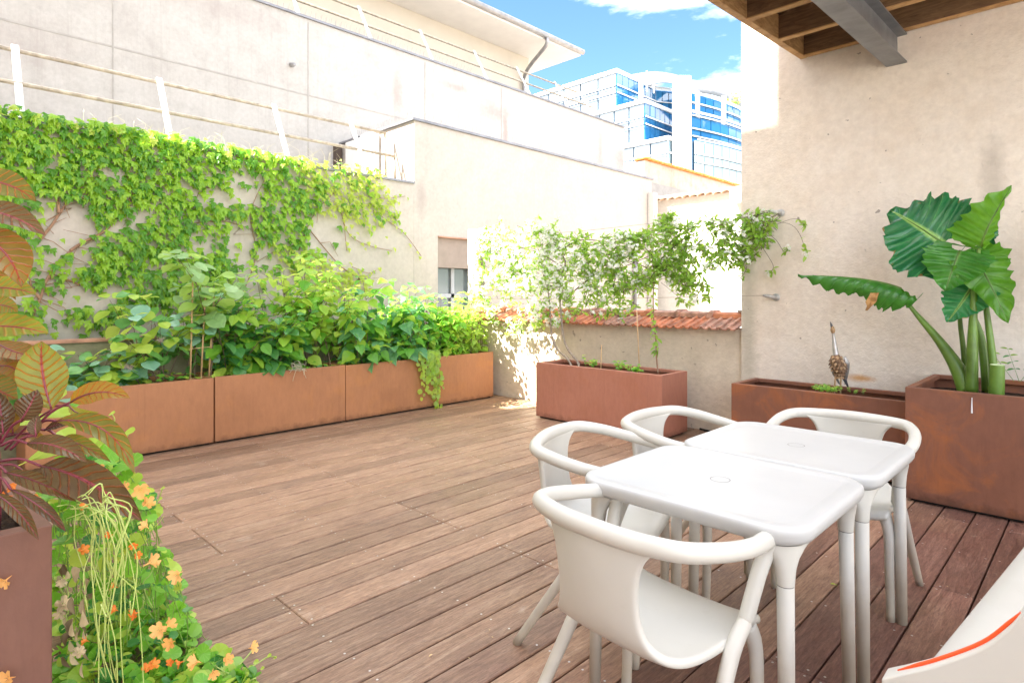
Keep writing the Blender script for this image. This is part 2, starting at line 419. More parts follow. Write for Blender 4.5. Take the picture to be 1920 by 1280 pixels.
col = t.mix(.6, col, t.ramp(fine, [(.28, (.45, .42, .40)), (.65, (1.08, 1.06, 1.04))]), 'MULTIPLY')
col = t.mix(t.m('MULTIPLY', t.ramp(t.noise(p, 3.6, 7, .75, .5), [(.62, 0.), (.72, 1.)]), .45), col, (.52, .43, .35))
t.set(col, t.ramp(t.noise(p, 2.1, 5), [(.3, .34), (.7, .62)]), 0, .4)
t.bump(t.m('ADD', grain, t.m('MULTIPLY', fine, .6)), .5, .006)
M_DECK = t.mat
t = NT('ground_paving'); p = t.pos()
t.set(t.ramp(t.noise(p, .5, 6), [(.3, (.30, .28, .25)), (.7, (.42, .39, .35))]), .9, 0, .3); M_GROUND = t.mat
M_PAVE = simple('pale_bounce_paving', (.60, .56, .50), .85, 0, .12, 3)
M_SCREW = simple('screw_steel', (.62, .60, .58), .3, .7)
M_HOUSE = stucco('house_render', (.72, .66, .58), (.65, .58, .5), (.5, .44, .38), .3, .2, 40)

# ------------------------------------------------------------------ ground and deck
XP = at(255, 857, z=0).x            # front plane of the left planters
YB = at(1005, 752, z=0).y           # boundary wall plane
YW = YB-.045                        # tall wall plane
tag(MB().box(-400, 400, -400, 400, -.30, -.16).build('ground', M_GROUND), kind='structure')
tag(MB().box(2.05, 14, -14, YB+.1, -.155, -.002).build('bounce_paving', M_PAVE), kind='structure')  # unseen paving, added so its sunlit surface bounces light onto the terrace
tag(MB().box(-6.9, 2.05, -1.8, YB+.1, -.155, -.10).build('deck_underlay', M_DARK), kind='structure')
deck = tag(empty('deck', (-2.5, 2, -.03)), 'terrace floor of weathered red brown hardwood boards', kind='structure')
def plank_mesh(w, l):
    m = MB(); h = .028; b = .004
    def lp(z, i): return [Vector((-w/2+i, i, z)), Vector((w/2-i, i, z)), Vector((w/2-i, l-i, z)), Vector((-w/2+i, l-i, z))]
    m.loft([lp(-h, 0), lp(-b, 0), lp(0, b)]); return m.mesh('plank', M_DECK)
PITCH = .1595; X0 = -.606*.9643; Y0, Y1 = -1.75, YB-.01; JB = 1.23*.9643; JS = 1.09
screw = MB(); pcache = {}
k0 = math.floor((-6.5-X0)/PITCH); k1 = math.ceil((1.9-X0)/PITCH)
joists = [JB+i*JS/2 for i in range(-6, 10) if Y0 < JB+i*JS/2 < Y1]
for k in range(k0, k1):
    xc = X0+(k+.5)*PITCH; off = rnd.choice((0, 1)) if k % 3 else (k//3) % 2
    cuts = [Y0]+[JB+j*JS for j in range(-3, 5) if (j+off) % 2 == 0 and Y0+.3 < JB+j*JS < Y1-.3 and rnd.random() < .9]+[Y1]
    for a, b in zip(cuts[:-1], cuts[1:]):
        key = (round(b-a-.002, 3))
        if key not in pcache: pcache[key] = plank_mesh(PITCH-.0075, key)
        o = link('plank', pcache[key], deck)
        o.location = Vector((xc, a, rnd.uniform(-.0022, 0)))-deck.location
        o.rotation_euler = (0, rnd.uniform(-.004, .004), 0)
    for yj in joists:
        for sx_ in (-.052, .052):
            ys = [yj+rnd.uniform(-.008, .008)]
            if any(abs(c-yj) < .02 for c in cuts): ys = [yj-.022, yj+.022]
            for y in ys:
                c = Vector((xc+sx_+rnd.uniform(-.006, .006), y, .0006)); n = len(screw.v)
                screw.v += [tuple(c+Vector((.0048*math.cos(q*math.pi/3), .0048*math.sin(q*math.pi/3), 0))) for q in range(6)]
                screw.face([n+i for i in range(6)])
screw.build('screws', M_SCREW, deck, kind='stuff')

# ------------------------------------------------------------------ unseen house behind the viewer, stepped and cut to shape the terrace's shade
hb = tag(empty('shading_house', (-4, -1.9, 0)), kind='structure')
MB().box(-8.3, -7.86, -10, -1.9, -.15, 8.32).box(-7.85, -5.23, -10, -1.9, -.15, 11.95).box(-5.22, 1.2, -10, -1.9, -.15, 15.0).build('wall', M_HOUSE, hb)

# ------------------------------------------------------------------ neighbour's stepped building on the left
XF = -6.94; XU = -8.97; XE = -11.0
yc = at(776, 300, x=XF).y; z1 = at(776, 345, x=XF).z; z2 = at(776, 226, x=XF).z; y2 = at(1222, 340, x=XF).y
zu = at(1170, 240, x=XU).z; yu = at(1170, 240, x=XU).y
ye = at(991, 130, x=XE).y; ze = at(991, 110, x=XE).z
nb = tag(empty('neighbour_building', (XF, 3, 0)), 'pale rendered stepped building with flat terraces along the left side', 'building')
wy0, wy1 = at(821, 500, x=XF).y, at(880, 500, x=XF).y+.32; wz1 = at(821, 442, x=XF).z; wz0 = .95
MB().box(XF-6, XF, -6, yc, -.15, z1).build('ivy_wall', M_FAC, nb)
m = MB()
m.box(XF-6, XF, yc+.002, wy0, -.15, z2).box(XF-6, XF, wy0, wy1, wz1, z2).box(XF-6, XF, wy0, wy1, -.15, wz0).box(XF-6, XF, wy1, y2, -.15, z2).box(XF-6, XF-.3, wy0, wy1, wz0, wz1)
m.build('box_wall', M_FAC, nb)
MB().box(XU+.01, XF-.26, -6, yc-.003, z1+.001, z1+.02).build('terrace_floor', simple('gravel_grey', (.22, .21, .20), .9, 0, .4, 40), nb)
MB().box(XE+.01, XU-.26, -6, yu-.1, zu+.001, zu+.02).build('terrace_floor', simple('roof_felt', (.20, .19, .18), .9, 0, .3, 10), nb)
MB().box(XU-6, XU, -6, yu, z1-.5, zu).build('upper_wall', M_FAC2, nb)
MB().box(XE-6, XE, -6, ye, zu-.5, ze).build('attic_wall', simple('attic_render', (.60, .54, .45), .8, 0, .05, 2), nb)
# sheet joints in the render
m = MB()
for y in (at(212, 100, x=XU).y, at(578, 200, x=XU).y, at(797, 140, x=XU).y, at(940, 240, x=XU).y):
    m.box(XU, XU+.006, y-.009, y+.009, z1, zu-.05)
za = at(200, 85, x=XU).z
m.box(XU, XU+.005, -6, at(790, 225, x=XU).y, za-.012, za+.012)
m.build('render_joint', simple('joint_grey', (.36, .34, .315), .8), nb)
# zinc copings with upstand
m = MB().box(XF-.25, XF+.035, yc-.02, y2+.03, z2, z2+.035).box(XF-2, XF+.03, yc-.035, yc+.2, z2+.002, z2+.033)
m.build('coping', M_COPE, nb)
MB().box(XF-.22, XF+.03, -6, yc-.003, z1, z1+.028).build('terrace_edge', M_COPE, nb)
MB().box(XU-.25, XU+.035, -6, yu+.03, zu, zu+.035).build('upper_coping', M_COPE, nb)
# eave
xo = XE+1.08; yo = ye+.85
MB().box(XE-5, xo, -6, yo, ze+.002, ze+.10).build('eave_soffit', M_SOFFIT, nb)
MB().box(XE-5, xo+.05, -6, yo+.05, ze+.10, ze+.16).build('roof_edge', M_GUTTER, nb)
g = MB().tube([(xo+.05, -6, ze+.10), (xo+.05, yo+.05, ze+.10)], .07, 12).build('gutter', M_GUTTER, nb, True)
xp = XE+.10
MB().tube(smooth_path([(xo+.05, ye-.55, ze+.05), (xo+.02, ye-.55, ze-.14), (XE+.45, ye-.42, ze-.42), (xp, ye-.28, ze-.62), (xp, ye-.28, ze-.95), (xp, ye-.28, zu)], 5), .05, 10).build('downpipe', M_GUTTER, nb, True)
# window with its roller blind box
wf = MB().box(XF-.26, XF-.22, wy0+.004, wy0+.06, wz0, wz1-.004).box(XF-.26, XF-.22, wy1-.06, wy1-.004, wz0, wz1-.004).box(XF-.26, XF-.22, (wy0+wy1)/2-.03, (wy0+wy1)/2+.03, wz0, wz1-.004).box(XF-.26, XF-.22, wy0+.06, wy1-.06, wz0+.35, wz0+.41).build('window', M_WFRAME, nb)
zb = at(850, 502, x=XF).z
o = MB().box(XF-.28, XF-.255, wy0+.05, wy1-.05, wz0, wz1-.006).build('pane', M_WGLASS, wf)
o = MB().box(XF-.20, XF-.06, wy0+.004, wy1-.004, zb, wz1-.002).build('blind_box', M_BLIND, wf)
o = MB().box(XF-.30, XF+.012, wy0+.001, wy1-.001, wz1-.02, wz1-.0025).build('lintel_edge', M_CAP, wf)
# far corner pipes
px = XF+.08
MB().box(px-.07, px+.07, y2-.02-.14, y2-.02, 0, z2-.30).build('box_pipe', M_WHITE_R, nb)
yp = at(1188, 550, x=XF).y
MB().tube([(XF+.06, yp, 0), (XF+.06, yp, at(1188, 452, x=XF).z)], .05, 8).build('drainpipe', M_GUTTER, nb, True)
# bird spikes along the copings
m = MB()
def spike(p, q, n):
    for i in range(n):
        b = p.lerp(q, (i+.5)/n)
        for dx in (-.05, .0, .05): m.tube([b+Vector((dx*.2, 0, 0)), b+Vector((dx, rnd.uniform(-.015, .015), .11))], .0022, 3, False)
spike(Vector((XF-.05, yc, z2+.035)), Vector((XF-.05, y2, z2+.035)), 80)
spike(Vector((XU-.05, 0, zu+.035)), Vector((XU-.05, 8, zu+.035)), 90)
spike(Vector((XF-1.7, yc, z2+.035)), Vector((XF-.05, yc, z2+.035)), 26)
m.build('bird_spikes', M_GUTTER, nb, kind='stuff')
tag(MB().tube([(XU, at(546, 122, x=XU).y, at(546, 122, x=XU).z), (XU+.10, at(546, 122, x=XU).y, at(546, 122, x=XU).z-.02)], [.035, .028], 10).build('wall_outlet', M_GUTTER, nb, True))
# cabinet, and a dark box painting the shadow gap beside it
y = yc-.12; xa = at(645, 300, y=y).x; xb = at(664, 300, y=y).x
tag(MB().box(xa, at(700, 300, y=y).x, yc-.10, yc-.012, z1+.03, at(655, 265, y=yc-.1).z).build('cabinet', M_WPOST, bevel=.01), 'narrow white cabinet door standing against the sunlit box wall', 'cabinet')
xa = at(634, 300, y=yc-.05).x
tag(MB().box(xa-.04, xa+.07, yc-.12, yc-.02, z1+.03, at(635, 277, y=yc).z).build('corner_shade', simple('shade_brown', (.10, .07, .055), .8)), 'short dark box painting the shadow gap beside the white cabinet', 'post')

# railings with leaning posts
def railing(root, xb, zb, xt, zt, ys, y_start, y_end, name, label, end=None):
    for y in ys:
        b = Vector((xb, y, zb)); t_ = Vector((xt, y, zt+.05)); u = (t_-b).normalized()
        o = MB().beam(b, t_, .012, .058, (0, 1, 0)).build('post', M_WPOST, root)
    for k, f in enumerate((1.0, .52)):
        x = xb+(xt-xb)*f; z = zb+(zt-zb)*f
        MB().tube([(x, y_start, z), (x, y_end[k], z)], .021, 8).build('rail', M_RAIL, root, True)
xt = XF-.53; zt = at(298, 155, x=xt).z; xb_ = XF-.09
r1 = tag(empty('railing', (XF-.1, 2, z1)), 'lower railing with leaning white posts above the ivy covered wall', 'railing')
ys = [at(u, v, x=xb_).y for u, v in ((40, 208), (322, 250), (543, 302), (690, 330))]
ys = [ys[0]-1.25]+ys
e1 = at(722, 250, x=xt).y; e2 = at(742, 300, x=XF-.3).y
railing(r1, xb_, z1+.02, xt, zt, ys, -3, (e1, e2), 'railing', '')
zz = z1+(zt-z1)*.52
MB().tube([(xt, e1, zt), (xt+.02, e1, z1+.03)], .018, 8).tube([(XF-.33, e2, zz), (XF-.31, e2, z1+.03)], .018, 8).build('end_post', M_RAIL, r1, True)
xt = XU-.55; zt = at(784, 60, x=xt).z; xb_ = XU-.1
r2 = tag(empty('railing', (XU-.1, 6, zu)), 'upper railing with leaning white posts along the high roof edge', 'railing')
ys = [at(u, v, x=xb_).y for u, v in ((562, 29), (698, 77), (814, 116), (916, 151), (996, 177), (1067, 202), (1114, 217))]
ys = [ys[0]-1.4]+ys
railing(r2, xb_, zu+.03, xt, zt, ys, 1.5, (ys[-1]-.1, ys[-1]+.25), 'railing', '')

# ------------------------------------------------------------------ low wall behind the left planters
XL = XP-.62
lw = tag(empty('low_wall', (XL, 2, 0)), 'low mossy concrete wall behind the left row of planters', 'wall')
zl = at(150, 642, x=XL).z
MB().box(XL-.14, XL, -3, YB, -.15, zl).build('wall', M_MOSS, lw)
MB().box(XL-.20, XL+.035, -3, YB-.05, zl+.001, zl+.022).build('cap', M_CAP, lw)
tag(MB().box(XF, XL-.142, -3, YB+6, -.16, .25).build('side_strip', M_CONC), kind='structure')

# ------------------------------------------------------------------ boundary wall with its tile coping
xw0 = XL-.14; xw1 = at(1390, 600, y=YW).x
bw = tag(empty('boundary_wall', (-4, YB, 0)), 'patched low back wall with a coping of terracotta tiles', 'wall')
ZT = at(1300, 617, y=YB-.11).z
MB().box(xw0+.01, xw1-.003, YB, YB+.30, -.15, ZT+.01).build('wall', M_BOUND, bw)
def roof_tile():
    m = MB(); L = .36; W = .198
    prof = [(-.099, .0), (-.088, .022), (-.066, .024), (-.055, .004), (-.012, .004), (0., .022), (.022, .024), (.034, .004), (.075, .004), (.086, .018), (.099, .018)]
    up = [[Vector((x, 0, z)) for x, z in prof], [Vector((x, L, z)) for x, z in prof]]
    lo = [[Vector((x, 0, z-.014)) for x, z in prof], [Vector((x, L, z-.014)) for x, z in prof]]
    m.grid(up); m.grid([lo[1], lo[0]]); m.grid([lo[0], up[0]]); m.grid([up[1], lo[1]])
    return m
tm = roof_tile(); tmesh = [tm.mesh('roof_tile', x) for x in (M_TILE, M_TILE2)]
nt_ = int((xw1-xw0)/.193)
slope = math.atan2(.105, .34)
for i in range(nt_):
    x = xw1-.105-i*.193
    Mx = Matrix.Translation(Vector((x, YB-.12, ZT+.010+rnd.uniform(-.004, .004)))-bw.location) @ Matrix.Rotation(slope+rnd.uniform(-.02, .02), 4, 'X') @ Matrix.Rotation(rnd.uniform(-.02, .02), 4, 'Z')
    link('roof_tile', tmesh[0 if rnd.random() < .7 else 1], bw, Mx)
m = MB()
prof = [(-.105, 0), (-.085, .045), (-.04, .062), (.04, .062), (.085, .045), (.105, 0)]
def rl(x, s, dz=0): return [Vector((x, y*s, z*s+dz)) for y, z in prof]
m.loft([rl(-.19, 1), rl(.14, 1), rl(.14, 1.28), rl(.19, 1.28)])
rmesh = [m.mesh('ridge_tile', x) for x in (M_TILE2, M_TILE)]
zr = ZT+.105
for i in range(int((xw1-xw0)/.375)):
    Mx = Matrix.Translation(Vector((xw1-.20-i*.375, YB+.25, zr+rnd.uniform(-.003, .003)))-bw.location) @ Matrix.Rotation(rnd.uniform(-.015, .015), 4, 'Z')
    link('ridge_tile', rmesh[0 if i % 3 else 1], bw, Mx)
tag(MB().box(xw1-.14, xw1-.02, YB+.18, YB+.30, zr+.065, zr+.085).build('lead_flashing', M_GUTTER, bw))
# tall rendered wall on the right
tw = MB(); tw.box(xw1, 14, YW, YW+.45, -.15, 7.5)
tag(tw.build('tall_wall', M_WALL), 'tall cream rough rendered wall rising behind the right planters', 'wall')

# ------------------------------------------------------------------ things behind the boundary wall
yb = y2+.25
wz = at(1300, 366, y=yb).z; xr0 = at(1223, 379, y=yb).x
cw = tag(empty('coped_wall', (-5.5, yb, 0)), 'sunlit white wall with a wavy row of pale coping tiles', 'wall')
MB().box(xr0, -1.5, yb, yb+.3, -.15, wz-.03).build('wall', M_WHITE_R, cw)
def cope_tile():
    m = MB(); a = [[Vector((.085*math.cos(R(180-30*k))*s, y, .05*math.sin(R(30*k))*s)) for k in range(7)] for y, s in ((-.12, 1.12), (.2, .95), (.5, .8))]
    m.grid(a); m.grid([[p-Vector((0, 0, .012)) for p in r_] for r_ in a][::-1]); m.grid([[p-Vector((0, 0, .012)) for p in a[0]], a[0]]); return m.mesh('coping_tile', simple('pale_tile', (.74, .52, .38), .8, 0, .25, 12))
cm = cope_tile()
for i in range(24):
    link('coping_tile', cm, cw, Matrix.Translation(Vector((xr0+.03+i*.17, yb-.02, wz-.025+rnd.uniform(-.006, .006)))-cw.location) @ Matrix.Rotation(.22+rnd.uniform(-.03, .03), 4, 'X'))
q = at(1379, 360, y=yb-.3)
MB().box(q.x-.12, q.x+.35, yb-.28, yb-.003, q.z-.18, q.z+.10).build('gutter_box', M_WHITE_R, cw)
# old wall with an orange tile edge
xo_ = -9.7; P0 = at(1208, 300, x=xo_)
ow = tag(empty('old_wall', (xo_, P0.y+4, 0)), 'stained old wall topped with an orange tile edge before the glass building', 'wall')
MB().box(xo_-3, xo_, P0.y, P0.y+18, -.15, P0.z).build('wall', M_OLDW, ow)
zc = at(1225, 344, x=xo_).z
MB().box(xo_, xo_+.06, P0.y+.2, P0.y+18, zc-.55, zc).build('concrete_band', M_CONC, ow)
m = MB(); n = 70
for i in range(n):
    y = P0.y-.05+i*.25; m.box(xo_-.3, xo_+.10, y+.01, y+.24, P0.z+rnd.uniform(.0, .015), P0.z+.07+rnd.uniform(0, .02))
m.build('edge_tiles', M_ORANGE, ow, True, kind='stuff')
xs = xo_+1.5; q = at(1226, 378, y=yb+2.2)
tag(MB().box(q.x-.3, q.x+6, yb+2.2, yb+2.6, -.15, at(1250, 366, y=yb+2.2).z).build('inner_wall', M_OLDW), 'ochre wall between the coped white wall and the old wall', 'wall')

# ------------------------------------------------------------------ the glass office building far behind
gb = empty('office_building', at(1208, 560, D=55)); gb.location.z = 0
tag(gb, 'terraced glass office building with blue panes and white tower far behind the walls', 'building')
ubox = {}
def unit(mat, name):
    if (mat, name) not in ubox: ubox[(mat, name)] = MB().box(0, 1, 0, 1, 0, 1).mesh(name, mat)
    return ubox[(mat, name)]
def slab(name, mat, a, b, z0, z1, th=.12):
    """a pane from plan point a to b, z0..z1, th thick on the outer side"""
    d = Vector((b.x-a.x, b.y-a.y, 0)); n = Vector((d.y, -d.x, 0)).normalized()
    Mx = Matrix(((d.x, -n.x*th, 0, a.x-gb.location.x), (d.y, -n.y*th, 0, a.y-gb.location.y), (0, 0, z1-z0, z0), (0, 0, 0, 1)))
    o = link(name, unit(mat, name), gb); o.matrix_basis = Mx; return o
def frontage(a, b, us, zs, mat, name, gap=.05, back=M_MULL, zbot=0):
    """panes between plan points a and b: fractions us, heights zs; set in front of a backing wall"""
    d = Vector((b.x-a.x, b.y-a.y, 0)); n = Vector((d.y, -d.x, 0)).normalized()
    L = d.length
    for i in range(len(us)-1):
        for j in range(len(zs)-1):
            p = a+d*(us[i]+gap/L*.5); q = a+d*(us[i+1]-gap/L*.5)
            off = n*rnd.uniform(.0, .04)
            slab(name, mat, p+off, q+off, zs[j]+gap*.5, zs[j+1]-gap*.5, .1)
def band(a, b, z, r=.06, out=.25):
    d = Vector((b.x-a.x, b.y-a.y, 0)).normalized(); n = Vector((d.y, -d.x, 0))
    MB().tube([Vector((a.x, a.y, z))+n*out-d*out*.6, Vector((b.x, b.y, z))+n*out], r, 6).build('white_rail', M_TWHITE, gb)
def zat(v, D): return EYE+(552-v)*D/FPX
V = lambda x, y: Vector((x, y, 0))
def block(uc, D, vt, rails, vb, colsX, lenX, colsY, lenY, matX=M_PANEL, matY=M_GLASSB):
    c = at(uc, vt, D=D); x, y = c.x, c.y
    zs = [zat(v, D) for v in [vb]+rails[::-1]+[vt]]
    MB().box(x-lenX, x-.10, y+.10, y+lenY, 0, zs[-1]-.02).build('core', M_MULL, gb)
    MB().box(x-lenX, x+.2, y-.2, y+lenY, zs[-1]-.018, zs[-1]+.3).build('roof_edge', M_TWHITE, gb)
    frontage(V(x-lenX, y), V(x, y), [1-k for k in colsX][::-1], zs, matX, 'panel', .16)
    frontage(V(x, y), V(x, y+lenY), colsY, zs, matY, 'pane', .09)
    for v in rails:
        band(V(x-lenX, y), V(x, y), zat(v, D)); band(V(x, y), V(x, y+lenY), zat(v, D))
    return c, zs
even = lambda n: [i/n for i in range(n+1)]
lA = at(1229, 169, x=at(1156, 136, D=58).x).y-at(1156, 136, D=58).y
cA, zA = block(1156, 58, 136, [161, 174.5], 212, even(6), 13, even(7), lA)
cB, zB = block(1208.7, 55, 192.6, [219.5, 233.6], 300, even(9), 15, even(8), 7.0)
cC, zC = block(1252, 52.5, 262, [287.5], 340, even(7), 12, even(3), 3.5, M_PANEL, M_GLASSL)
# deep set face behind the tower
za_ = zA[-1]; a = V(cA.x, cA.y+lA); D2 = (za_-EYE)*FPX/(552-171.5); b = at(1290, 171, D=D2+.6)
zs = [zA[0]-6]+zA
frontage(a, b, even(5), zs, M_GLASSB, 'pane', .09)
for z in zA[1:-1]: band(a, b, z)
band(a, b, za_+.1, .2)
dd = (V(b.x, b.y)-a).normalized(); nn = Vector((dd.y, -dd.x, 0))
m = MB(); k = [a, V(b.x, b.y), V(b.x, b.y)-nn*6, a-nn*6]
m.loft([[Vector((p.x, p.y, 0))-nn*.12 for p in k], [Vector((p.x, p.y, za_-.02))-nn*.12 for p in k]]); m.build('core', M_MULL, gb)
# curved wing on the right: three tiers
def wing(pts, zs, n, mat):
    P = smooth_path([V(*p) for p in pts], 6); L = [0]
    for i in range(len(P)-1): L.append(L[-1]+(P[i+1]-P[i]).length)
    def on(f):
        s_ = f*L[-1]
        for i in range(len(P)-1):
            if s_ <= L[i+1]+1e-6: return P[i].lerp(P[i+1], (s_-L[i])/(L[i+1]-L[i]))
        return P[-1]
    Q = [on(i/n) for i in range(n+1)]
    for i in range(n):
        frontage(Q[i], Q[i+1], [0, 1], zs, mat, 'pane', .08)
    for z in zs:
        pts_ = []
        for i, q_ in enumerate(Q):
            d = Q[min(i+1, n)]-Q[max(i-1, 0)]; nn_ = Vector((d.y, -d.x, 0)).normalized(); pts_.append(Vector((q_.x, q_.y, z))+nn_*.28)
        MB().tube(pts_, .07, 6).build('white_rail', M_TWHITE, gb)
    m = MB(); off = [q_+Vector((-.25, 0, 0)) for q_ in Q]; bk = [q_+Vector((-1.3, 0, 0)) for q_ in Q[::-1]]
    m.loft([[Vector((p.x, p.y, 0)) for p in off+bk], [Vector((p.x, p.y, zs[-1]-.05)) for p in off+bk]]); m.build('core', M_MULL, gb)
w0 = at(1290, 172, D=53.5); w1 = at(1343, 189, D=56); w2 = at(1392, 208, D=59); w3 = at(1450, 230, D=64)
P3 = [(w0.x, w0.y), (w1.x+.2, w1.y), (w2.x, w2.y), (w3.x-1, w3.y)]
zt_ = zat(176, 54.0)
wing(P3, [zat(v, 54) for v in (218, 211, 196, 176)], 14, M_GLASSB)
P4 = [(p[0]+1.0, p[1]-1.5) for p in P3]
wing(P4, [zat(v, 53) for v in (300, 263, 249, 225, 219)], 12, M_GLASSB)
P5 = [(p[0]+2.0, p[1]-2.5) for p in P3]
wing(P5, [zat(v, 52) for v in (345, 313, 298, 272)], 14, M_GLASSL)
# white tower
q0 = at(1272, 141, D=50.5); q1 = at(1297, 141, D=50.5)
m = MB(); nrm = Vector((.702, -.712, 0)); side = (q1-q0).normalized()
pl = [q0+nrm*.0, q1, q1-nrm*2, q0-nrm*2]
m.loft([[Vector((p.x, p.y, 0)) for p in pl], [Vector((p.x, p.y, q0.z)) for p in pl]]); m.build('tower', M_TWHITE, gb, bevel=.1)
# roof sails
def sail(pa, pb, pc, pd, name, n=8, dip=.6):
    rows = []
    for i in range(n+1):
        f = i/n; a_ = pa.lerp(pb, f); b_ = pc.lerp(pd, f); s_ = math.sin(math.pi*f)*dip
        rows.append([a_+Vector((0, 0, s_)), a_.lerp(b_, .5)+Vector((0, 0, s_*1.1)), b_+Vector((0, 0, s_))])
    m = MB(); m.grid(rows); o = m.build(name, M_SAIL, gb, True)
    md = o.modifiers.new('th', 'SOLIDIFY'); md.thickness = .12
sail(at(1180, 141, D=66), at(1290, 146, D=62), at(1216, 160, D=61), at(1290, 166, D=56.5), 'roof_sail', 8, .5)
sail(at(1297, 150, D=60), at(1400, 186, D=66), at(1297, 171, D=56), at(1400, 207, D=61), 'roof_sail', 8, .5)
for u, v in ((1213, 160), (1226, 163), (1332, 180), (1369, 197)):
    q = at(u, v, D=58.5); MB().tube([q-Vector((0, 0, .6)), q+Vector((0, 0, 1.4))], .07, 6).build('sail_mast', M_TWHITE, gb)
for u, v, h in ((1202, 173, 3.2), (1308, 205, 3), (1357, 207, 2.4)):
    q = at(u, v, D=52.6 if u > 1250 else 57.5); MB().tube([q+Vector((0, 0, -h*.5)), q+Vector((0, 0, h*.5))], .20, 8).build('white_column', M_TWHITE, gb, True)
# ------------------------------------------------------------------ corten planters
def planter(x0, x1, y0, y1, h, mat, label, soil=.10, wall=.045, group=None, base=.018):
    o = tag(empty('planter', ((x0+x1)/2, (y0+y1)/2, 0)), label, 'planter', group)
    m = MB(); z0 = base
    def lp(i, z): return [Vector((x0+i, y0+i, z)), Vector((x1-i, y0+i, z)), Vector((x1-i, y1-i, z)), Vector((x0+i, y1-i, z))]
    m.loft([lp(.0, z0), lp(.0, h), lp(wall, h), lp(wall, h-.03), lp(.004, h-.032), lp(.004, h-.3)], True, False)
    m.build('body', mat, o, bevel=.004)
    MB().box(x0+.03, x1-.03, y0+.03, y1-.03, .001, z0-.001).build('shadow_gap', M_DARK, o)  # black slab painting the shade in the gap below the planter
    rows = []
    for i in range(9):
        rows.append([Vector((x0+.006+(x1-x0-.012)*i/8, y0+.006+(y1-y0-.012)*j/8, h-soil+rnd.uniform(-.012, .018))) for j in range(9)])
    MB().grid(rows).build('soil', M_SOIL, o, True)
    return o
HP = at(402, 708, x=XP).z
yj = [at(u, 800, x=XP).y for u in (402, 648, 925)]
ya = yj[0]-(yj[1]-yj[0])
GP = 'row of corten planters on the left'
XB = XP-.50
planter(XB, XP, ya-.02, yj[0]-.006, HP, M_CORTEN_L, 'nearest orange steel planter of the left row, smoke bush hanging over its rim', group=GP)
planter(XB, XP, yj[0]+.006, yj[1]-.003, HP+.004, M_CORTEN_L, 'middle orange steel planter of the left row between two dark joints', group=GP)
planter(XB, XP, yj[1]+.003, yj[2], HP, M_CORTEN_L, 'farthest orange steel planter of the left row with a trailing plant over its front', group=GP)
# planter with the jasmine
HM = .605
q0 = at(1005, 782, z=0); qx = at(1241, 790, y=q0.y); q3 = at(1296, 696, z=HM)
PM = (q0.x, qx.x, q0.y, q3.y, HM)
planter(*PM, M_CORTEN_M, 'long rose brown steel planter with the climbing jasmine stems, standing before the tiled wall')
# low planter right, tall planter right
HR = .60
q0 = at(1371, 718, z=HR); q3 = at(1421, 708, z=HR)
qt = at(1697, 937, z=0)
HT = at(1697, 725, D=(qt.xy.dot(DV.xy))).z
PR = (q0.x, qt.x-.012, q0.y, min(q3.y, YW-.02), HR)
planter(*PR, M_CORTEN_R, 'low brown steel planter against the tall wall holding the metal heron')
PT = (qt.x, qt.x+1.0, qt.y, YW-.06, HT)
planter(*PT, M_CORTEN_R, 'tall square brown rusty planter holding the giant leaved plant')
q = at(1822, 768, y=PT[2]-.004)
tag(MB().tube([q+Vector((.001, 0, .075)), q+Vector((0, 0, .03)), q+Vector((0, 0, -.02))], [.002, .0035, .005], 6).build('white_drip', M_TWHITE), 'white streak of a dropping on the tall planter front', 'stain')
# foreground planter, cut by the picture's left edge
HF = HT
q0 = at(98, 983, z=HF)
PF = (q0.x-.62, q0.x, q0.y-1.5, q0.y, HF)
planter(*PF, M_CORTEN_F, 'dark brown steel planter at the left edge with the red leaved plant', soil=.06, wall=.05)

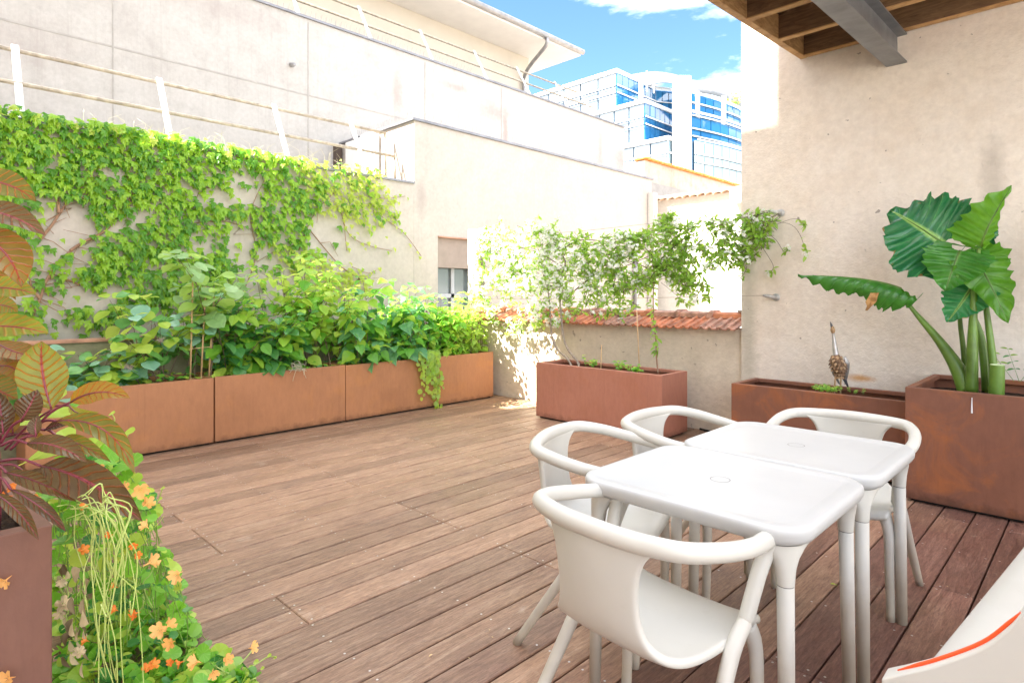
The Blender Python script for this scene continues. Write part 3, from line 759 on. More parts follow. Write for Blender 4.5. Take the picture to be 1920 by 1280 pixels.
# ------------------------------------------------------------------ chairs
def make_chair():
    r_ = tag(empty('armchair', (0, 0, 0)), 'x', 'chair', 'ivory armchairs round the tables')
    prof = [(-.235, .742, .205, .040), (-.239, .712, .160, .030), (-.237, .665, .140, .024), (-.231, .60, .132, .022), (-.221, .535, .134, .020), (-.206, .485, .150, .015),
            (-.179, .452, .182, .008), (-.135, .436, .213, .0), (-.06, .428, .228, .0), (.04, .428, .232, .0), (.13, .434, .232, .0), (.19, .438, .230, .0), (.222, .432, .226, .0), (.236, .415, .222, .0)]
    rows = []
    for i, (y, z, w, bow) in enumerate(prof):
        row = []
        for j in range(13):
            s = -1+2*j/12
            e = abs(s)**6
            seat = max(0, min(1, (i-5)/3))
            row.append(Vector((s*w, y+bow*s*s, z+seat*(.010*e-.010*(1-s*s)))))
        rows.append(row)
    m = MB(); m.grid(rows); o = m.build('seat_shell', M_PLAST, r_, True, local=True)
    md = o.modifiers.new('th', 'SOLIDIFY'); md.thickness = .026; md.offset = 0
    md = o.modifiers.new('bv', 'BEVEL'); md.width = .010; md.segments = 2; md.limit_method = 'ANGLE'; md.angle_limit = R(50)
    md = o.modifiers.new('sub', 'SUBSURF'); md.levels = 1; md.render_levels = 2
    h, arm = .752, .690
    half = [(-.238, .115, .47), (-.252, .160, .59), (-.262, .188, .655), (-.272, .165, arm), (-.288, .085, arm+.012), (-.292, 0, arm+.025), (-.280, -.10, arm+.042), (-.235, -.19, arm+.055), (-.12, -.232, h-.004), (0, -.242, h-.002)]
    path = half+[(-a, b, c) for a, b, c in half[-2::-1]]
    rad = [.0205, .021, .0225, .0235, .0235, .0235, .024, .025, .026, .026]; rad = rad+rad[-2::-1]
    MB().tube(smooth_path(path, 5), lerp_list(rad, 5), 12).build('arm_rail', M_PLAST, r_, True, local=True)
    for s in (-1, 1):
        P = [(s*.238, .118, .475), (s*.246, .03, .42), (s*.262, -.09, .25), (s*.287, -.252, .0)]
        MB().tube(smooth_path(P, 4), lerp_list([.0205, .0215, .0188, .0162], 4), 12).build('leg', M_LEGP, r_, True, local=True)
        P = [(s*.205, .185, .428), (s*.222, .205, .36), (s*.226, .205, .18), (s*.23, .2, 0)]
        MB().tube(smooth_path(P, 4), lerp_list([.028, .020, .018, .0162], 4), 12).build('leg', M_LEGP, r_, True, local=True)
    return r_
chair = make_chair()
def copy_tree(o, parent=None):
    c = o.copy(); C.objects.link(c)
    if parent is not None: c.parent = parent
    for ch in o.children: copy_tree(ch, c)
    return c
SPOT = [((-.940, 1.496), -.081, 'ivory plastic armchair closest to the viewer with its back turned'),
        ((-1.482, 2.031), -1.262, 'ivory plastic armchair on the left side of the near table'),
        ((-1.418, 2.623), -1.556, 'ivory plastic armchair beside the far table in front of the jasmine planter'),
        ((-.889, 3.064), 3.235, 'ivory plastic armchair at the far end of the tables before the rusty planters')]
for i, (p, a, lab) in enumerate(SPOT):
    o = chair if i == 0 else copy_tree(chair)
    o.location = (*p, 0); o.rotation_euler = (0, 0, a); o['label'] = lab

# ------------------------------------------------------------------ tables
def make_table(w, l):
    r_ = tag(empty('table', (0, 0, 0)), 'x', 'table', 'white square tables pushed together')
    H = .73; x, y = w/2, l/2
    m = MB()
    ring = [(.000, -.020), (.0, -.012), (.003, -.005), (.009, -.001), (.016, 0), (.040, -.0015), (.052, -.005), (.066, -.0065)]
    loops = [rrect(-x, x, -y, y, .105, H-.052, 8, .020), rrect(-x, x, -y, y, .105, H-.046, 8, .009), rrect(-x, x, -y, y, .105, H-.034, 8, .002)]
    loops += [rrect(-x, x, -y, y, .105, H+z, 8, i) for i, z in ring]
    loops += [rrect(-x, x, -y, y, .105, H-.0065, 8, .15), rrect(-x, x, -y, y, .105, H-.006, 8, .28)]
    m.loft(loops, True, True)
    m.build('tabletop', M_TOP, r_, True, local=True)
    m = MB(); n = 40
    for rr, z in ((.033, .0006),):
        a = [Vector((math.cos(2*math.pi*i/n)*rr, math.sin(2*math.pi*i/n)*rr, H-.006+z)) for i in range(n)]
        b = [Vector((math.cos(2*math.pi*i/n)*(rr-.0022), math.sin(2*math.pi*i/n)*(rr-.0022), H-.006+z)) for i in range(n)]
        m.loft([a, b], False, False)
    cap = m.build('parasol_cap', M_SEAM, r_, local=True)
    for sx in (-1, 1):
        for sy in (-1, 1):
            cx, cy = sx*(x-.062), sy*(y-.062)
            m = MB(); loops = []
            for z, r0 in ((H-.054, .098), (H-.060, .072), (H-.072, .052), (H-.092, .038), (H-.12, .028), (H-.165, .0232)):
                k = max(0, (z-(H-.13))/.08); ox, oy = -sx*.012*k, -sy*.012*k; kx, ky = x-.105, y-.105
                lp_ = []
                for i in range(24):
                    px_, py_ = (cx+ox+r0*math.cos(2*math.pi*i/24))*sx, (cy+oy+r0*math.sin(2*math.pi*i/24))*sy
                    px_, py_ = min(px_, x-.021), min(py_, y-.021)
                    ex, ey = px_-kx, py_-ky
                    if ex > 0 and ey > 0 and math.hypot(ex, ey) > .084: s_ = .084/math.hypot(ex, ey); px_, py_ = kx+ex*s_, ky+ey*s_
                    lp_.append(Vector((px_*sx, py_*sy, z)))
                loops.append(lp_)
            m.loft(loops, False, False)
            lg = m.build('leg', M_PLAST, r_, True, local=True)
            m = MB().tube([(cx, cy, H-.165), (cx, cy, H-.168)], .0222, 20); m.build('seam', M_SEAM, lg, local=True)
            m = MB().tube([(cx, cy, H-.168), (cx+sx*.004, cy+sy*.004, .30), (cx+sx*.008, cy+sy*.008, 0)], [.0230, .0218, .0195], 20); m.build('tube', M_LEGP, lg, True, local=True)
    return r_
TX0, TX1 = -1.312, -.562
table = make_table(TX1-TX0, .655)
table.location = ((TX0+TX1)/2, 1.955, 0); table['label'] = 'white square plastic table nearest the viewer with a round cap in its top'
t2 = copy_tree(table); t2.location = ((TX0+TX1)/2+.012, 2.622, 0); t2['label'] = 'white square plastic table on the far side, next to the rusty planters'

# ------------------------------------------------------------------ moulded bench cut by the right edge
bn = tag(empty('moulded_bench', (.1, 2.2, 0)), 'white moulded bench at the lower right corner with an orange line on its curved rim', 'bench')
yb0 = 1.34
rim = [at(u, v, y=yb0) for u, v in ((1652, 1272), (1700, 1262), (1760, 1246), (1840, 1216), (1890, 1180), (1920, 1150))]
e0 = rim[-1]
rim += [e0+Vector((.05, 0, .075)), e0+Vector((.09, 0, .16)), e0+Vector((.12, 0, .26))]
P = smooth_path(rim, 5)
# end panel
m = MB(); th = .05
inn = [p+Vector((0, th, 0)) for p in P]
bot = [Vector((p.x+.02, p.y, .10)) for p in P]; boti = [p+Vector((0, th, 0)) for p in bot]
m.grid([bot, P]); m.grid([inn, boti]); m.grid([P, inn]); m.grid([boti, bot])
m.grid([[bot[0], P[0]], [boti[0], inn[0]]]); m.grid([[P[-1], bot[-1]], [inn[-1], boti[-1]]])
o = m.build('end_panel', M_PLAST, bn, False)
me = o.data
import bmesh
bm_ = bmesh.new(); bm_.from_mesh(me); bmesh.ops.remove_doubles(bm_, verts=bm_.verts, dist=1e-5); bmesh.ops.recalc_face_normals(bm_, faces=bm_.faces); bm_.to_mesh(me); bm_.free()
me.polygons.foreach_set('use_smooth', [True]*len(me.polygons))
md = o.modifiers.new('bv', 'BEVEL'); md.width = .016; md.segments = 4; md.limit_method = 'ANGLE'; md.angle_limit = R(50)
MB().tube([p+Vector((0, th*.5, .000)) for p in P[3:25]], [.002, .003, .004, .005]+[.0056]*14+[.005, .004, .003, .002], 8).build('orange_piping', M_ORSTRIPE, bn, True)
# seat surface: sweeps from the front edge down and up to the back
za_ = at(1735, 1255, x=-.33).z
prof = [(-.335, za_-.05), (-.335, za_-.012), (-.325, za_), (-.27, za_+.004), (-.1, za_-.03), (.12, za_-.05), (.30, za_-.01), (.42, za_+.12), (.50, za_+.30), (.53, za_+.42)]
pp = smooth_path([Vector((x, 0, z)) for x, z in prof], 4)
rows = [[Vector((p.x+.093*(y-1.84), y, p.z)) for p in pp] for y in (yb0+th*.5, 1.8, 2.4, 3.0, 3.6, 4.1)]
o = MB().grid(rows).build('seat_surface', M_PLAST, bn, True)
md = o.modifiers.new('th', 'SOLIDIFY'); md.thickness = .03; md.offset = -1
for y in (1.7, 3.9):
    for x in (-.22, .40): MB().tube([(x, y, 0), (x, y, za_-.06)], .025, 12).build('leg', M_LEGP, bn, True)

# ------------------------------------------------------------------ balcony overhead
bl = tag(empty('balcony', (0, 1.5, 3.3)), 'timber balcony frame with joists overhead in the upper right corner', 'balcony')
tilt = .063
pc = at(1500, 112, y=YW)            # lower corner of the edge beam at the wall
xe = pc.x; ze_ = pc.z; yn = 3.25
def bz(y): return ze_-tilt*(YW-y)
MB().beam((xe+.03, YW-.004, bz(YW)+.10), (xe+.07, yn, bz(yn)+.10), .055, .20).build('edge_beam', M_WOOD_R, bl, bevel=.004)
js = [at(u, v, x=xe).y for u, v in ((1442, 62), (1387, 27))]
stp = max(.5, (YW-js[1])/2)
ysj = [YW-.03]+[YW-stp*(i+1) for i in range(int((YW-yn)/stp))]
for y in ysj:
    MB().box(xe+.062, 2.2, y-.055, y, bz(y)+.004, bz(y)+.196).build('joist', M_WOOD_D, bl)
    MB().box(xe+.062, 2.2, y-.056, y+.001, bz(y)-.006, bz(y)+.003).build('joist_lit_underside', M_WOOD_R, bl)  # thin bright strip painting the bounced light on the joist's underside
pw = .168
for i in range(24):
    x0 = xe-.01+i*pw
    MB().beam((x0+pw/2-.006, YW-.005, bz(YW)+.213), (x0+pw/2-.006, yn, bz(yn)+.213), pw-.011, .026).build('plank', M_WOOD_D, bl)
# steel beam under the joists
qa = at(1665, 126, y=YW); qb = at(1698, 119, y=YW)
st = tag(empty('steel_beam', (qa.x, YW-2, qa.z)), 'grey painted steel beam running under the timber joists into the tall wall', 'beam')
xm = (qa.x+qb.x)/2; w_ = qb.x-qa.x+.02; hb_ = bz(YW)-qa.z-.012
def sb(x, w, zo, h): return MB().beam((x, YW-.001, qa.z+zo), (x+.05, yn, qa.z+zo-tilt*(YW-yn)), w, h)
sb(xm, w_, .006, .012).build('lower_flange', M_STEEL, st)
sb(xm, .012, hb_/2, hb_-.024).build('web', M_STEEL, st)
sb(xm, w_, hb_-.006, .012).build('upper_flange', M_STEEL, st)

# ------------------------------------------------------------------ white post and wires for the jasmine
yp_ = YB-.06
pa = at(884, 430, y=yp_)
wp = tag(MB().box(pa.x-.055, pa.x+.04, yp_-.02, yp_+.10, ZT*.3, pa.z).build('white_post', simple('white_board', (.80, .76, .70), .7, 0, .1, 8), bevel=.004), 'white square timber post at the corner behind the flowering jasmine', 'post')
def anchor(u, v, label):
    q = at(u, v, y=YW-.04)
    o = tag(empty('wire_anchor', (q.x, YW, q.z)), label, 'anchor', 'wire anchors on the tall wall')
    b = Vector((q.x+.03, YW, q.z-.006))
    MB().tube([b, b-Vector((0, .012, 0))], .034, 16).build('plate', M_ANCH, o, True)
    MB().tube([b-Vector((0, .01, 0)), q+Vector((-.03, -.06, .008))], [.019, .015], 12).build('spacer', M_ANCH, o, True)
    MB().tube([q+Vector((-.03, -.06, .008)), q+Vector((-.045, -.075, .01))], .009, 8).build('bolt', M_GUTTER, o, True)
    return q+Vector((-.04, -.07, .01))
A1 = anchor(1455, 398, 'round grey wire anchor on the tall wall near the jasmine tip')
A2 = anchor(1446, 556, 'round grey wire anchor on the tall wall below the jasmine')
B1 = Vector((pa.x, yp_-.02, at(890, 450, y=yp_).z)); B2 = Vector((pa.x, yp_-.02, at(890, 560, y=yp_).z)); 
tag(MB().tube([A1, A1.lerp(B1, .5)-Vector((0, 0, .02)), B1], .0022, 5).build('support_wire', M_WIRE), 'upper thin steel wire carrying the jasmine across the back', 'wire')
tag(MB().tube([A2, A2.lerp(B2, .5)-Vector((0, 0, .02)), B2], .0022, 5).build('support_wire', M_WIRE), 'lower thin steel wire running from the wall below the jasmine', 'wire')
# dark hose on the floor by the wall
tag(MB().tube(smooth_path([(PM[1]+.02, YB-.05, .012), (PM[1]+.25, YB-.10, .012), (PR[0]-.05, YB-.06, .012), (PR[0]+.1, YB-.04, .012)], 5), .010, 8).build('hose', M_DARK, smooth=True), 'thin black hose lying at the foot of the back wall', 'hose')

# ------------------------------------------------------------------ metal heron
SIL = simple('brushed_iron', (.44, .42, .41), .38, .6, .25, 20, .2, 60)
RUS = simple('rusty_scales', (.22, .13, .075), .6, .4, .6, 30, .3, 80)
RUSL = simple('rusty_rod', (.45, .29, .16), .6, .3, .4, 25)
HDK = simple('dark_iron', (.10, .105, .12), .4, .6, .3, 30)
yh = PR[3]-.17
base = at(1571, 732, y=yh)
hr = tag(empty('heron_figure', (base.x, base.y, HR-.09)), 'rusty scrap metal heron figure with raised beak in the low planter', 'sculpture')
S_ = .00437*1.0                      # metres per photo pixel at the heron
CX = Vector((1, 0, 0)); 
def hp(u, v, dy=0): 
    p = at(u, v, y=yh); return p+Vector((0, dy, 0))
b0 = hp(1572, 668); bl_ = [hp(1570, 670, -.012), hp(1571, 682, -.006), hp(1573, 697, 0), hp(1574, 706, .01)]
body = MB().tube(smooth_path([hp(1569, 664, -.02), hp(1570, 674, -.012), hp(1572, 688, -.004), hp(1574, 700, .01), hp(1574, 709, .02)], 4), lerp_list([.018, .042, .052, .038, .012], 4), 14)
body.build('body', RUS, hr, True)
sm = MB()
sm.grid([[Vector((-.010, 0, 0)), Vector((0, -.004, .003)), Vector((.010, 0, 0))], [Vector((-.011, -.003, -.012)), Vector((0, -.008, -.012)), Vector((.011, -.003, -.012))], [Vector((-.003, -.006, -.024)), Vector((0, -.009, -.027)), Vector((.003, -.006, -.024))]])
sme = [sm.mesh('scale', RUS), sm.mesh('scale', RUSL)]
for iz in range(7):
    f = iz/6; c = hp(1570+4*f, 667+38*f, -.016+.03*f); rr = .024+.031*math.sin(math.pi*min(1, f*.95+.12))
    for k in range(9):
        a = R(-100+25*k+(12 if iz % 2 else 0)); n = Vector((math.sin(a), -math.cos(a), 0))
        Mx = Matrix.Translation(c+n*rr-origin(hr)) @ Matrix.Rotation(a, 4, 'Z') @ Matrix.Rotation(R(rnd.uniform(-25, 5)), 4, 'X')
        link('scale', sme[rnd.random() < .3], hr, Mx)
for s in (-1, 1):
    w = MB().tube(smooth_path([hp(1572+s*11, 668, .01), hp(1573+s*14, 682, .02), hp(1573+s*12, 700, .04), hp(1574+s*5, 722, .075)], 4), lerp_list([.008, .022, .016, .005], 4), 8, True, .35)
    w.build('wing', SIL, hr, True)
    MB().tube(smooth_path([hp(1572+s*5, 703, -.005), hp(1572+s*5.5, 716, -.012), hp(1571+s*5.5, 728, -.008), hp(1571+s*5.5, 744, -.008)], 3), lerp_list([.008, .0065, .007, .006], 3), 8).build('leg', RUSL, hr, True)
MB().tube(smooth_path([hp(1569, 668, -.012), hp(1567, 656, -.012), hp(1565, 640, -.01), hp(1563.5, 628, -.012), hp(1563, 621, -.018)], 5), lerp_list([.026, .020, .0145, .0115, .012], 5), 12).build('neck', SIL, hr, True)
MB().tube(smooth_path([hp(1563, 624, -.015), hp(1563, 619, -.02), hp(1563, 614.5, -.026), hp(1562, 611, -.03)], 3), lerp_list([.012, .0185, .014, .008], 3), 10).build('head', RUSL, hr, True)
MB().tube([hp(1562.3, 613, -.028), hp(1561, 608, -.032), hp(1559.5, 602.5, -.036)], [.0105, .0085, .0015], 8).build('beak', HDK, hr, True)
MB().tube(smooth_path([hp(1577, 704, .04), hp(1581, 716, .06), hp(1586, 730, .075)], 3), lerp_list([.018, .013, .004], 3), 8, True, .4).build('tail', HDK, hr, True)
# ------------------------------------------------------------------ leaves
def frame(p, d, n, s, base=Vector((0, 0, 0))):
    d = Vector(d).normalized(); n = Vector(n); n = n-d*n.dot(d)
    n = n.normalized() if n.length > 1e-5 else d.orthogonal().normalized()
    x = d.cross(n); p = Vector(p)-base
    if isinstance(s, (int, float)): s = (s, s, s)
    return Matrix(((x.x*s[0], d.x*s[1], n.x*s[2], p.x), (x.y*s[0], d.y*s[1], n.y*s[2], p.y), (x.z*s[0], d.z*s[1], n.z*s[2], p.z), (0, 0, 0, 1)))
def blade(ws, fold=.25, droop=.25, wav=0):
    """leaf 0..1 along +Y; ws: half widths at even steps"""
    m = MB(); n = len(ws)-1; L = []; Mi = []; Rr = []
    for i, w in enumerate(ws):
        t_ = i/n; z = -droop*t_*t_; zz = z+fold*w+wav*math.sin(i*2.1)
        Mi.append(Vector((0, t_, z))); L.append(Vector((-w, t_-.02*(i > 0), zz))); Rr.append(Vector((w, t_-.02*(i > 0), zz-2*wav*math.sin(i*2.1))))
    rows = [[L[i], Mi[i], Rr[i]] for i in range(n+1)]
    uvs = [[(i/n, 0), (i/n, .5), (i/n, 1)] for i in range(n+1)]
    m.grid(rows, uvs); return m
def fan(pts, c=(0, 0, 0)):
    m = MB(); m.v = [c]+[tuple(p) for p in pts]; n = len(pts)
    for i in range(n): m.face((0, 1+i, 1+(i+1) % n))
    return m
OV = blade([.0, .26, .36, .33, .20, 0], .25, .22)
OVP = blade([.02, .34, .42, .36, .22, .09, 0], .22, .30, .02)
RD = blade([.03, .33, .46, .47, .36, .06], .15, .18, .02)
EL = blade([.0, .17, .21, .16, 0], .3, .2)
IVY = fan([(-.10, -.12, .0), (-.34, -.16, -.02), (-.50, .12, -.08), (-.30, .16, .03), (-.34, .52, -.05), (-.18, .52, .04), (0, 1., -.22), (.18, .52, .04), (.34, .52, -.05), (.30, .16, .03), (.50, .12, -.08), (.34, -.16, -.02), (.10, -.12, 0)], (0, .18, .07))
NAS = fan([(.5*math.cos(a)*(1+.06*math.cos(3*a)), .5*math.sin(a)*(1+.06*math.cos(3*a)), .05+.05*math.sin(2*a+1)) for a in [2*math.pi*i/11 for i in range(11)]], (0, 0, -.03))
def star_flower():
    m = MB()
    for k in range(5):
        a = 2*math.pi*k/5; c, s = math.cos(a), math.sin(a); b = len(m.v)
        def q(x, y, z): return (x*c-y*s, x*s+y*c, z)
        m.v += [(0, 0, 0), q(.32, -.20, .06), q(.55, -.08, .02), q(.42, .16, .10)]
        m.face((b, b+1, b+2, b+3))
    return m
def cluster(rn):
    m = MB(); f = star_flower()
    for k in range(6):
        a = rn.uniform(0, 6.28); e = rn.uniform(-.2, 1.2); d = Vector((math.cos(a)*math.cos(e), math.sin(a)*math.cos(e), math.sin(e)))
        Mx = frame(d*rn.uniform(.35, .8), d.orthogonal(), d, rn.uniform(.5, .75)); b = len(m.v)
        m.v += [tuple(Mx @ Vector(v)) for v in f.v]
        for q in f.f: m.face([b+i for i in q])
    return m
def nast_flower():
    m = MB()
    for k in range(5):
        a = 2*math.pi*k/5; c, s = math.cos(a), math.sin(a); b = len(m.v)
        def q(x, y, z): return (x*c-y*s, x*s+y*c, z)
        m.v += [q(.05, 0, -.25), q(.30, -.24, .12), q(.60, -.26, .30+.10*(k % 2)), q(.70, 0, .14+.12*(k % 3)), q(.60, .22, .34-.12*(k % 2)), q(.30, .24, .12), q(.35, 0, .06)]
        for f in ((0, 1, 6), (1, 2, 3, 6), (6, 3, 4, 5), (0, 6, 5)): m.face([b+i for i in f])
    m.tube([(0, 0, -.2), (.05, 0, -.45), (.16, 0, -.75)], [.09, .06, .015], 6)
    return m
L_IVY = [leafmat('ivy_leaf_a', (.20, .42, .018), (.38, .60, .05), .42, .36), leafmat('ivy_leaf_b', (.06, .21, .012), (.17, .38, .028), .4, .36), leafmat('ivy_leaf_young', (.40, .55, .06), (.56, .66, .13), .5, .4)]
L_SM = [leafmat('smoke_leaf', (0.081, 0.270, 0.081), (0.203, 0.459, 0.108), .35, .36), leafmat('smoke_leaf_blue', (0.135, 0.324, 0.216), (0.297, 0.513, 0.351), .2, .3), leafmat('smoke_leaf_lime', (0.324, 0.594, 0.054), (0.540, 0.700, 0.108), .5, .42)]
L_SP = [leafmat('pale_round_leaf', (.20, .40, .13), (.36, .54, .24), .4, .36), leafmat('pale_lime_leaf', (.28, .48, .07), (.40, .60, .14), .5, .4)]
L_GR = [leafmat('green_leaf', (0.095, 0.324, 0.030), (0.243, 0.540, 0.061), .42, .32), leafmat('green_leaf_light', (0.297, 0.594, 0.047), (0.513, 0.700, 0.108), .5, .38), leafmat('green_leaf_deep', (0.041, 0.176, 0.041), (0.108, 0.311, 0.081), .3, .28)]
L_HY = [leafmat('broad_leaf', (0.074, 0.270, 0.038), (0.189, 0.486, 0.068), .38, .3), leafmat('broad_leaf_light', (0.243, 0.567, 0.041), (0.459, 0.700, 0.095), .5, .36), leafmat('broad_leaf_blue', (.07, .24, .085), (.15, .36, .15), .2, .25)]
L_JA = [leafmat('jasmine_leaf', (.12, .28, .025), (.28, .48, .055), .35, .3), leafmat('jasmine_leaf_light', (.18, .36, .03), (.34, .50, .07), .45, .36)]
def radial(mat):
    """pale spokes from the middle of a round leaf (read in the leaf's own coordinates)"""
    t = NT.__new__(NT); t.mat = mat; t.t = mat.node_tree; t.b = next(n for n in t.t.nodes if n.type == 'BSDF_PRINCIPLED')
    src = t.b.inputs['Base Color'].links[0].from_socket
    sp = t.n('ShaderNodeSeparateXYZ'); t.l(t.obj(), sp.inputs[0])
    an = t.m('MULTIPLY', t.m('ARCTAN2', sp.outputs[1], sp.outputs[0]), 9/(2*math.pi))
    w = t.m('ABSOLUTE', t.m('SUBTRACT', t.m('FRACT', an), .5))
    t.l(t.mix(t.m('MULTIPLY', t.ramp(w, [(.40, 0.), (.5, 1.)]), .55), src, (.52, .66, .22)), t.b.inputs['Base Color'])
    return mat
L_NA = [radial(leafmat('nasturtium_leaf', (.09, .33, .022), (.22, .50, .04), .4, .45)), radial(leafmat('nasturtium_leaf_deep', (.02, .14, .03), (.07, .27, .05), .3, .42)), radial(leafmat('nasturtium_leaf_lime', (.30, .54, .035), (.48, .66, .09), .45, .45))]
M_FLW = leafmat('jasmine_white', (.80, .80, .74), (.90, .90, .86), .35, .6, (.9, .9, .85))
M_NFL = [leafmat('nasturtium_apricot', (.85, .42, .10), (.95, .58, .22), .4, .6, (.95, .6, .2)), leafmat('nasturtium_orange', (.85, .20, .03), (.90, .34, .06), .4, .6, (.95, .3, .05)), leafmat('faded_flower', (.66, .50, .28), (.78, .66, .45), .3, .7)]
M_TWIG = simple('twig_brown', (.16, .11, .075), .8, 0, .3, 20)
M_TWIGR = simple('twig_reddish', (.33, .19, .12), .8, 0, .25, 12)
M_GSTEM = simple('green_stem', (.20, .34, .06), .5, 0, .3, 15)
M_PSTEM = leafmat('pale_stem', (.36, .50, .10), (.56, .66, .22), .2, .45)
M_CANE = simple('bamboo_cane', (.58, .38, .20), .5, 0, .15, 20)
M_PANI = simple('smoke_panicle', (.50, .40, .36), .8, 0, .2, 30)

def scatter_leaves(root, items, meshes, max_single, name='leaf', rest='foliage'):
    """items: (matrix in place coordinates, mesh index). The largest in view are objects, the others one 'stuff' part"""
    o0 = origin(root)
    def size(it):
        p = it[0].translation; u, v, D = proj(p)
        ok = D > .1 and -40 < u < 1960 and -40 < v < 1320
        return (it[0].col[1].length/D) if ok else 0
    items = sorted(items, key=size, reverse=True)
    for Mx, k in items[:max_single]:
        M2 = Mx.copy(); M2.translation -= o0
        link(name, meshes[k], root, M2)
    if len(items) > max_single:
        by = {}
        for Mx, k in items[max_single:]: by.setdefault(k, []).append(Mx)
        vs = []; fs = []; mi = []; mats = []; base = 0
        for k, L in by.items():
            me = meshes[k]; V0 = np.array([v.co[:]+(1,) for v in me.vertices]); F0 = [tuple(p.vertices) for p in me.polygons]
            mats.append(me.materials[0])
            for Mx in L:
                vs.append((np.array(Mx) @ V0.T).T[:, :3]); 
                fs += [tuple(i+base for i in f) for f in F0]; mi += [len(mats)-1]*len(F0); base += len(V0)
        me = bpy.data.meshes.new(rest); me.from_pydata(np.concatenate(vs).tolist(), [], fs)
        for m_ in mats: me.materials.append(m_)
        me.polygons.foreach_set('material_index', mi)
        o = link(rest, me, root); o.location = -o0; o['kind'] = 'stuff'
def meshes(m, mats, name='leaf'): return [m.mesh(name, x) for x in mats]
def uni(a, b): return rnd.uniform(a, b)

# ------------------------------------------------------------------ ivy on the left wall
iv = tag(empty('ivy', (XF, 2.5, 1)), 'green creeper spreading over the left facade and spilling over its top edge', 'climbing plant')
DENSE = [(-60, 196), (0, 203), (120, 222), (300, 250), (420, 272), (560, 305), (715, 345), (738, 380), (745, 410), (700, 400), (690, 440), (655, 400), (625, 385), (580, 405), (570, 455), (620, 490), (690, 520), (700, 550), (640, 560), (560, 520), (500, 450), (470, 480), (440, 520), (400, 560), (330, 560), (250, 590), (170, 620), (130, 590), (200, 560), (140, 510), (190, 450), (170, 400), (60, 355), (-60, 330)]
SPARSE = [(-60, 320), (200, 360), (300, 500), (450, 480), (700, 400), (745, 440), (690, 450), (700, 560), (640, 600), (300, 640), (60, 640), (-60, 620)]
HOLES = [[(425, 415), (470, 405), (480, 450), (455, 500), (425, 480)], [(585, 405), (640, 405), (650, 440), (690, 470), (690, 505), (600, 470), (575, 440)], [(100, 365), (165, 380), (170, 440), (100, 480), (90, 420)], [(170, 560), (215, 520), (225, 555), (170, 600)]]
from mathutils import noise as mnoise
items = []
def ivy_leaf(u, v, young=0, top=0):
    p = at(u, v, x=XF)
    out = uni(.015, .11)*(1 if not top else 1.3)
    p += Vector((out, 0, 0)) if not top else Vector((uni(-.22, .16), 0, uni(.0, .10)))
    d = Vector((uni(.25, .8), uni(-.55, .55), -1)) if not top else Vector((uni(-.2, 1), uni(-.7, .7), uni(-.9, .2)))
    n = Vector((1, uni(-.5, .5), uni(.15, .9))) if not top else Vector((uni(.2, 1), uni(-.6, .6), uni(.4, 1)))
    s = uni(.046, .098)*(1 if not young else .70)
    k = 2 if young or (top and rnd.random() < .45) else (0 if rnd.random() < .55 else 1)
    items.append((frame(p, d, n, s), k))
n = 0
while n < 3500:
    u, v = uni(-60, 750), uni(195, 645)
    if any(inpoly(u, v, h) for h in HOLES) and rnd.random() < .93: continue
    g = mnoise.noise(Vector((u*.012, v*.018, 3)))
    if inpoly(u, v, DENSE):
        if g < -.30 and rnd.random() < .7: continue
    elif inpoly(u, v, SPARSE):
        if rnd.random() > .13+.35*max(0, g): continue
    else: continue
    if n > 0 and v > 0: pass
    ivy_leaf(u, v, (u > 640 and rnd.random() < .75) or (u > 560 and v > 480)); n += 1
for i in range(820):
    y = uni(-1.2, at(715, 345, x=XF).y); u, v, D = proj((XF, y, z1))
    ivy_leaf(u, v+uni(-4, 8), u > 560 and rnd.random() < .5, 1)
RE = [[(560, 305), (715, 345), (745, 385), (735, 420), (700, 430), (640, 410), (575, 400)], [(490, 450), (570, 470), (690, 520), (700, 550), (640, 565), (560, 530)]]
n = 0
while n < 520:
    u, v = uni(480, 750), uni(300, 570)
    if any(inpoly(u, v, h) for h in RE): ivy_leaf(u, v, 1); n += 1
